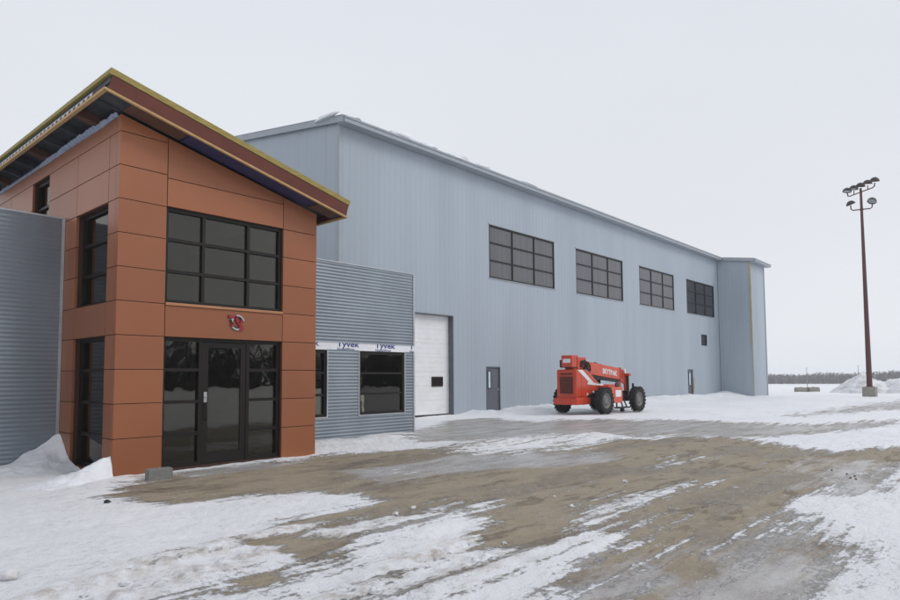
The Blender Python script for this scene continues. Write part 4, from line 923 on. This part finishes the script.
def lamp(pos, aim):
    a = Vector(aim).normalized(); q = MB()
    q.lathe([(.0, -.24), (.12, -.22), (.24, -.14), (.31, -.03), (.33, .04), (.33, .09), (.30, .09)], a, pos, 20); o = tb(q, 'floodlight', M['lampbody'], mast)
    q = MB(); q.lathe([(0, .05), (.30, .05)], a, pos, 20); tb(q, 'lens', M['lens'], o)
for i, t in enumerate((-1.42, -.71, 0, .71, 1.42)): lamp(AD*t+Vector((0, 0, z0+.52)), (.35-.12*i, .15, -1))
lamp(LD*-.72+Vector((0, 0, zl+.60)), (-.55, .25, -1)); lamp(LD*.72+Vector((0, 0, zl+.55)), (.30, -.30, -1))

# ------------------------------------------------------------------ far blocks, stakes, board
def barrier(x, y, rz, lab):
    q = MB(); q.prism([(-.30, -.1), (.30, -.1), (.30, .28), (.20, .46), (-.20, .46), (-.30, .28)], 0, -.52, .52); q.box((-.08, -.12, .46), (.08, .12, .50))
    o = q.build('concrete_barrier', M['concrete'], None, .03); o.location = (x, y, gz_at(x, y)-.02); o.rotation_euler = (0, 0, rz); tag(o, lab, 'concrete barrier', 'concrete barriers at the yard edge')
barrier(72.95, 17.45, math.radians(-48), 'left of two low concrete barriers on the snow beyond the hangar')
barrier(73.75, 16.50, math.radians(-50), 'right of two low concrete barriers on the snow beyond the hangar')
def stake(x, y, h_, lab):
    q = MB(); z = gz_at(x, y); q.tube([(x, y, z-.3), (x+.02, y, z+h_)], [.035, .022], 8); q.box((x-.035, y-.035, z+h_), (x+.055, y+.035, z+h_+.08)); tag(q.build('marker_stake', M['board'], None), lab, 'marker stake', 'marker stakes in the snow')
stake(75.6, 17.45, 2.4, 'thin marker stake standing behind the concrete barriers'); stake(73.4, 12.45, 2.5, 'thin marker stake rising from the snow pile beside the mast')
q = MB(); q.obox((0, 0, 0), (Vector((.97, 0, -.22)), Vector((0, 1, 0)), Vector((.22, 0, .97))), (0, -.02, -.05), (.14, .02, 1.35))
bo = q.build('plank', M['board'], None); bo.location = (49.32, 19.20, gz_at(49.4, 19.2)); tag(bo, 'pale plank leaning against the far grey door', 'plank')

for i, (px_, py_) in enumerate([(13.05, 2.45), (12.85, 2.30), (12.62, 2.32), (12.50, 2.22), (13.4, 2.75)]):
    tag(lump('red_scrap', (px_, py_, gz_at(px_, py_)+.012), .03+.012*(i % 3), .018, .012, M['scrap'], 30+i, 2), 'small dark red scrap frozen onto the grey ice at the right', 'scrap', 'dark red scraps on the ice')
# ------------------------------------------------------------------ distant shelterbelt of bare trees
tv = []; tf = []
def gzr(x, y): return ground_z(x, y)
hd_ = rng.uniform(math.radians(56), math.radians(118), 9000); rr = rng.uniform(440, 478, 9000)
tx = rr*np.sin(hd_); ty = rr*np.cos(hd_); tzv = ground_z(tx, ty)
prof_h = 6.6+2.6*fbm(hd_*40, hd_*0, 1.0, 4, 61)+4.5*fbm(hd_*9, hd_*0, 1, 2, 62)
for x, y, z, h_ in zip(tx, ty, tzv, prof_h*rng.uniform(.72, 1.06, 9000)):
    for j in range(7):
        a = random.random()*6.283; s = random.uniform(.25, 1.0); zt = z+h_*random.uniform(.12, .98); L_ = h_*.22*s
        dx, dy = math.cos(a)*L_, math.sin(a)*L_; w_ = random.uniform(.08, .3); i = len(tv)
        tv += [(x-dx*.2, y-dy*.2, max(z, zt-L_*1.3)), (x+dx-dy/L_*w_, y+dy+dx/L_*w_, zt), (x+dx+dy/L_*w_, y+dy-dx/L_*w_, zt+.3*L_)]; tf.append((i, i+1, i+2))
    i = len(tv); tv += [(x-.12, y+.05, z-.3), (x+.12, y-.05, z-.3), (x, y, z+h_)]; tf.append((i, i+1, i+2))
tm = bpy.data.meshes.new('treeline'); tm.from_pydata(tv, [], tf); tm.materials.append(M['tree']); to = bpy.data.objects.new('treeline', tm); COL.objects.link(to)
tv = []; tf = []                                 # belt of bare trees behind the photographer, mirrored in the glass
for k in range(1500):
    x = random.uniform(-60, 190); y = random.uniform(-96, -82)-.12*max(0, x-90); z = -1.2; h_ = random.uniform(7, 11)
    for j in range(10):
        a = random.random()*6.283; zt = z+h_*random.uniform(.08, .98); L_ = h_*.16; dx, dy = math.cos(a)*L_, math.sin(a)*L_; w_ = random.uniform(.06, .25); i = len(tv)
        tv += [(x-dx*.2, y-dy*.2, max(z, zt-L_*1.3)), (x+dx-dy/L_*w_, y+dy+dx/L_*w_, zt), (x+dx+dy/L_*w_, y+dy-dx/L_*w_, zt+.3*L_)]; tf.append((i, i+1, i+2))
    i = len(tv); tv += [(x-.15, y+.05, z-.3), (x+.15, y-.05, z-.3), (x, y, z+h_)]; tf.append((i, i+1, i+2))
tm = bpy.data.meshes.new('treeline'); tm.from_pydata(tv, [], tf); tm.materials.append(M['tree']); t2 = bpy.data.objects.new('treeline', tm); COL.objects.link(t2)
tag(t2, 'bare tree belt behind the photographer seen only as a dark reflection', 'treeline', None, 'stuff')
tag(to, 'far grey line of bare trees along the horizon', 'treeline', None, 'stuff')

# ------------------------------------------------------------------ winter haze over the field
hz = MB().box((-2500, -2500, -6.5), (2500, 2500, 22)); hzo = hz.build('haze', [], None); tag(hzo, kind='stuff')
hm = bpy.data.materials.new('haze_air'); hm.use_nodes = True; hn = hm.node_tree
hn.nodes.remove(hn.nodes['Principled BSDF']); pv = hn.nodes.new('ShaderNodeVolumePrincipled')
pv.inputs['Color'].default_value = (.93, .95, .98, 1); pv.inputs['Density'].default_value = .0006; pv.inputs['Anisotropy'].default_value = 0
hn.links.new(pv.outputs[0], hn.nodes['Material Output'].inputs['Volume']); hzo.data.materials.append(hm)
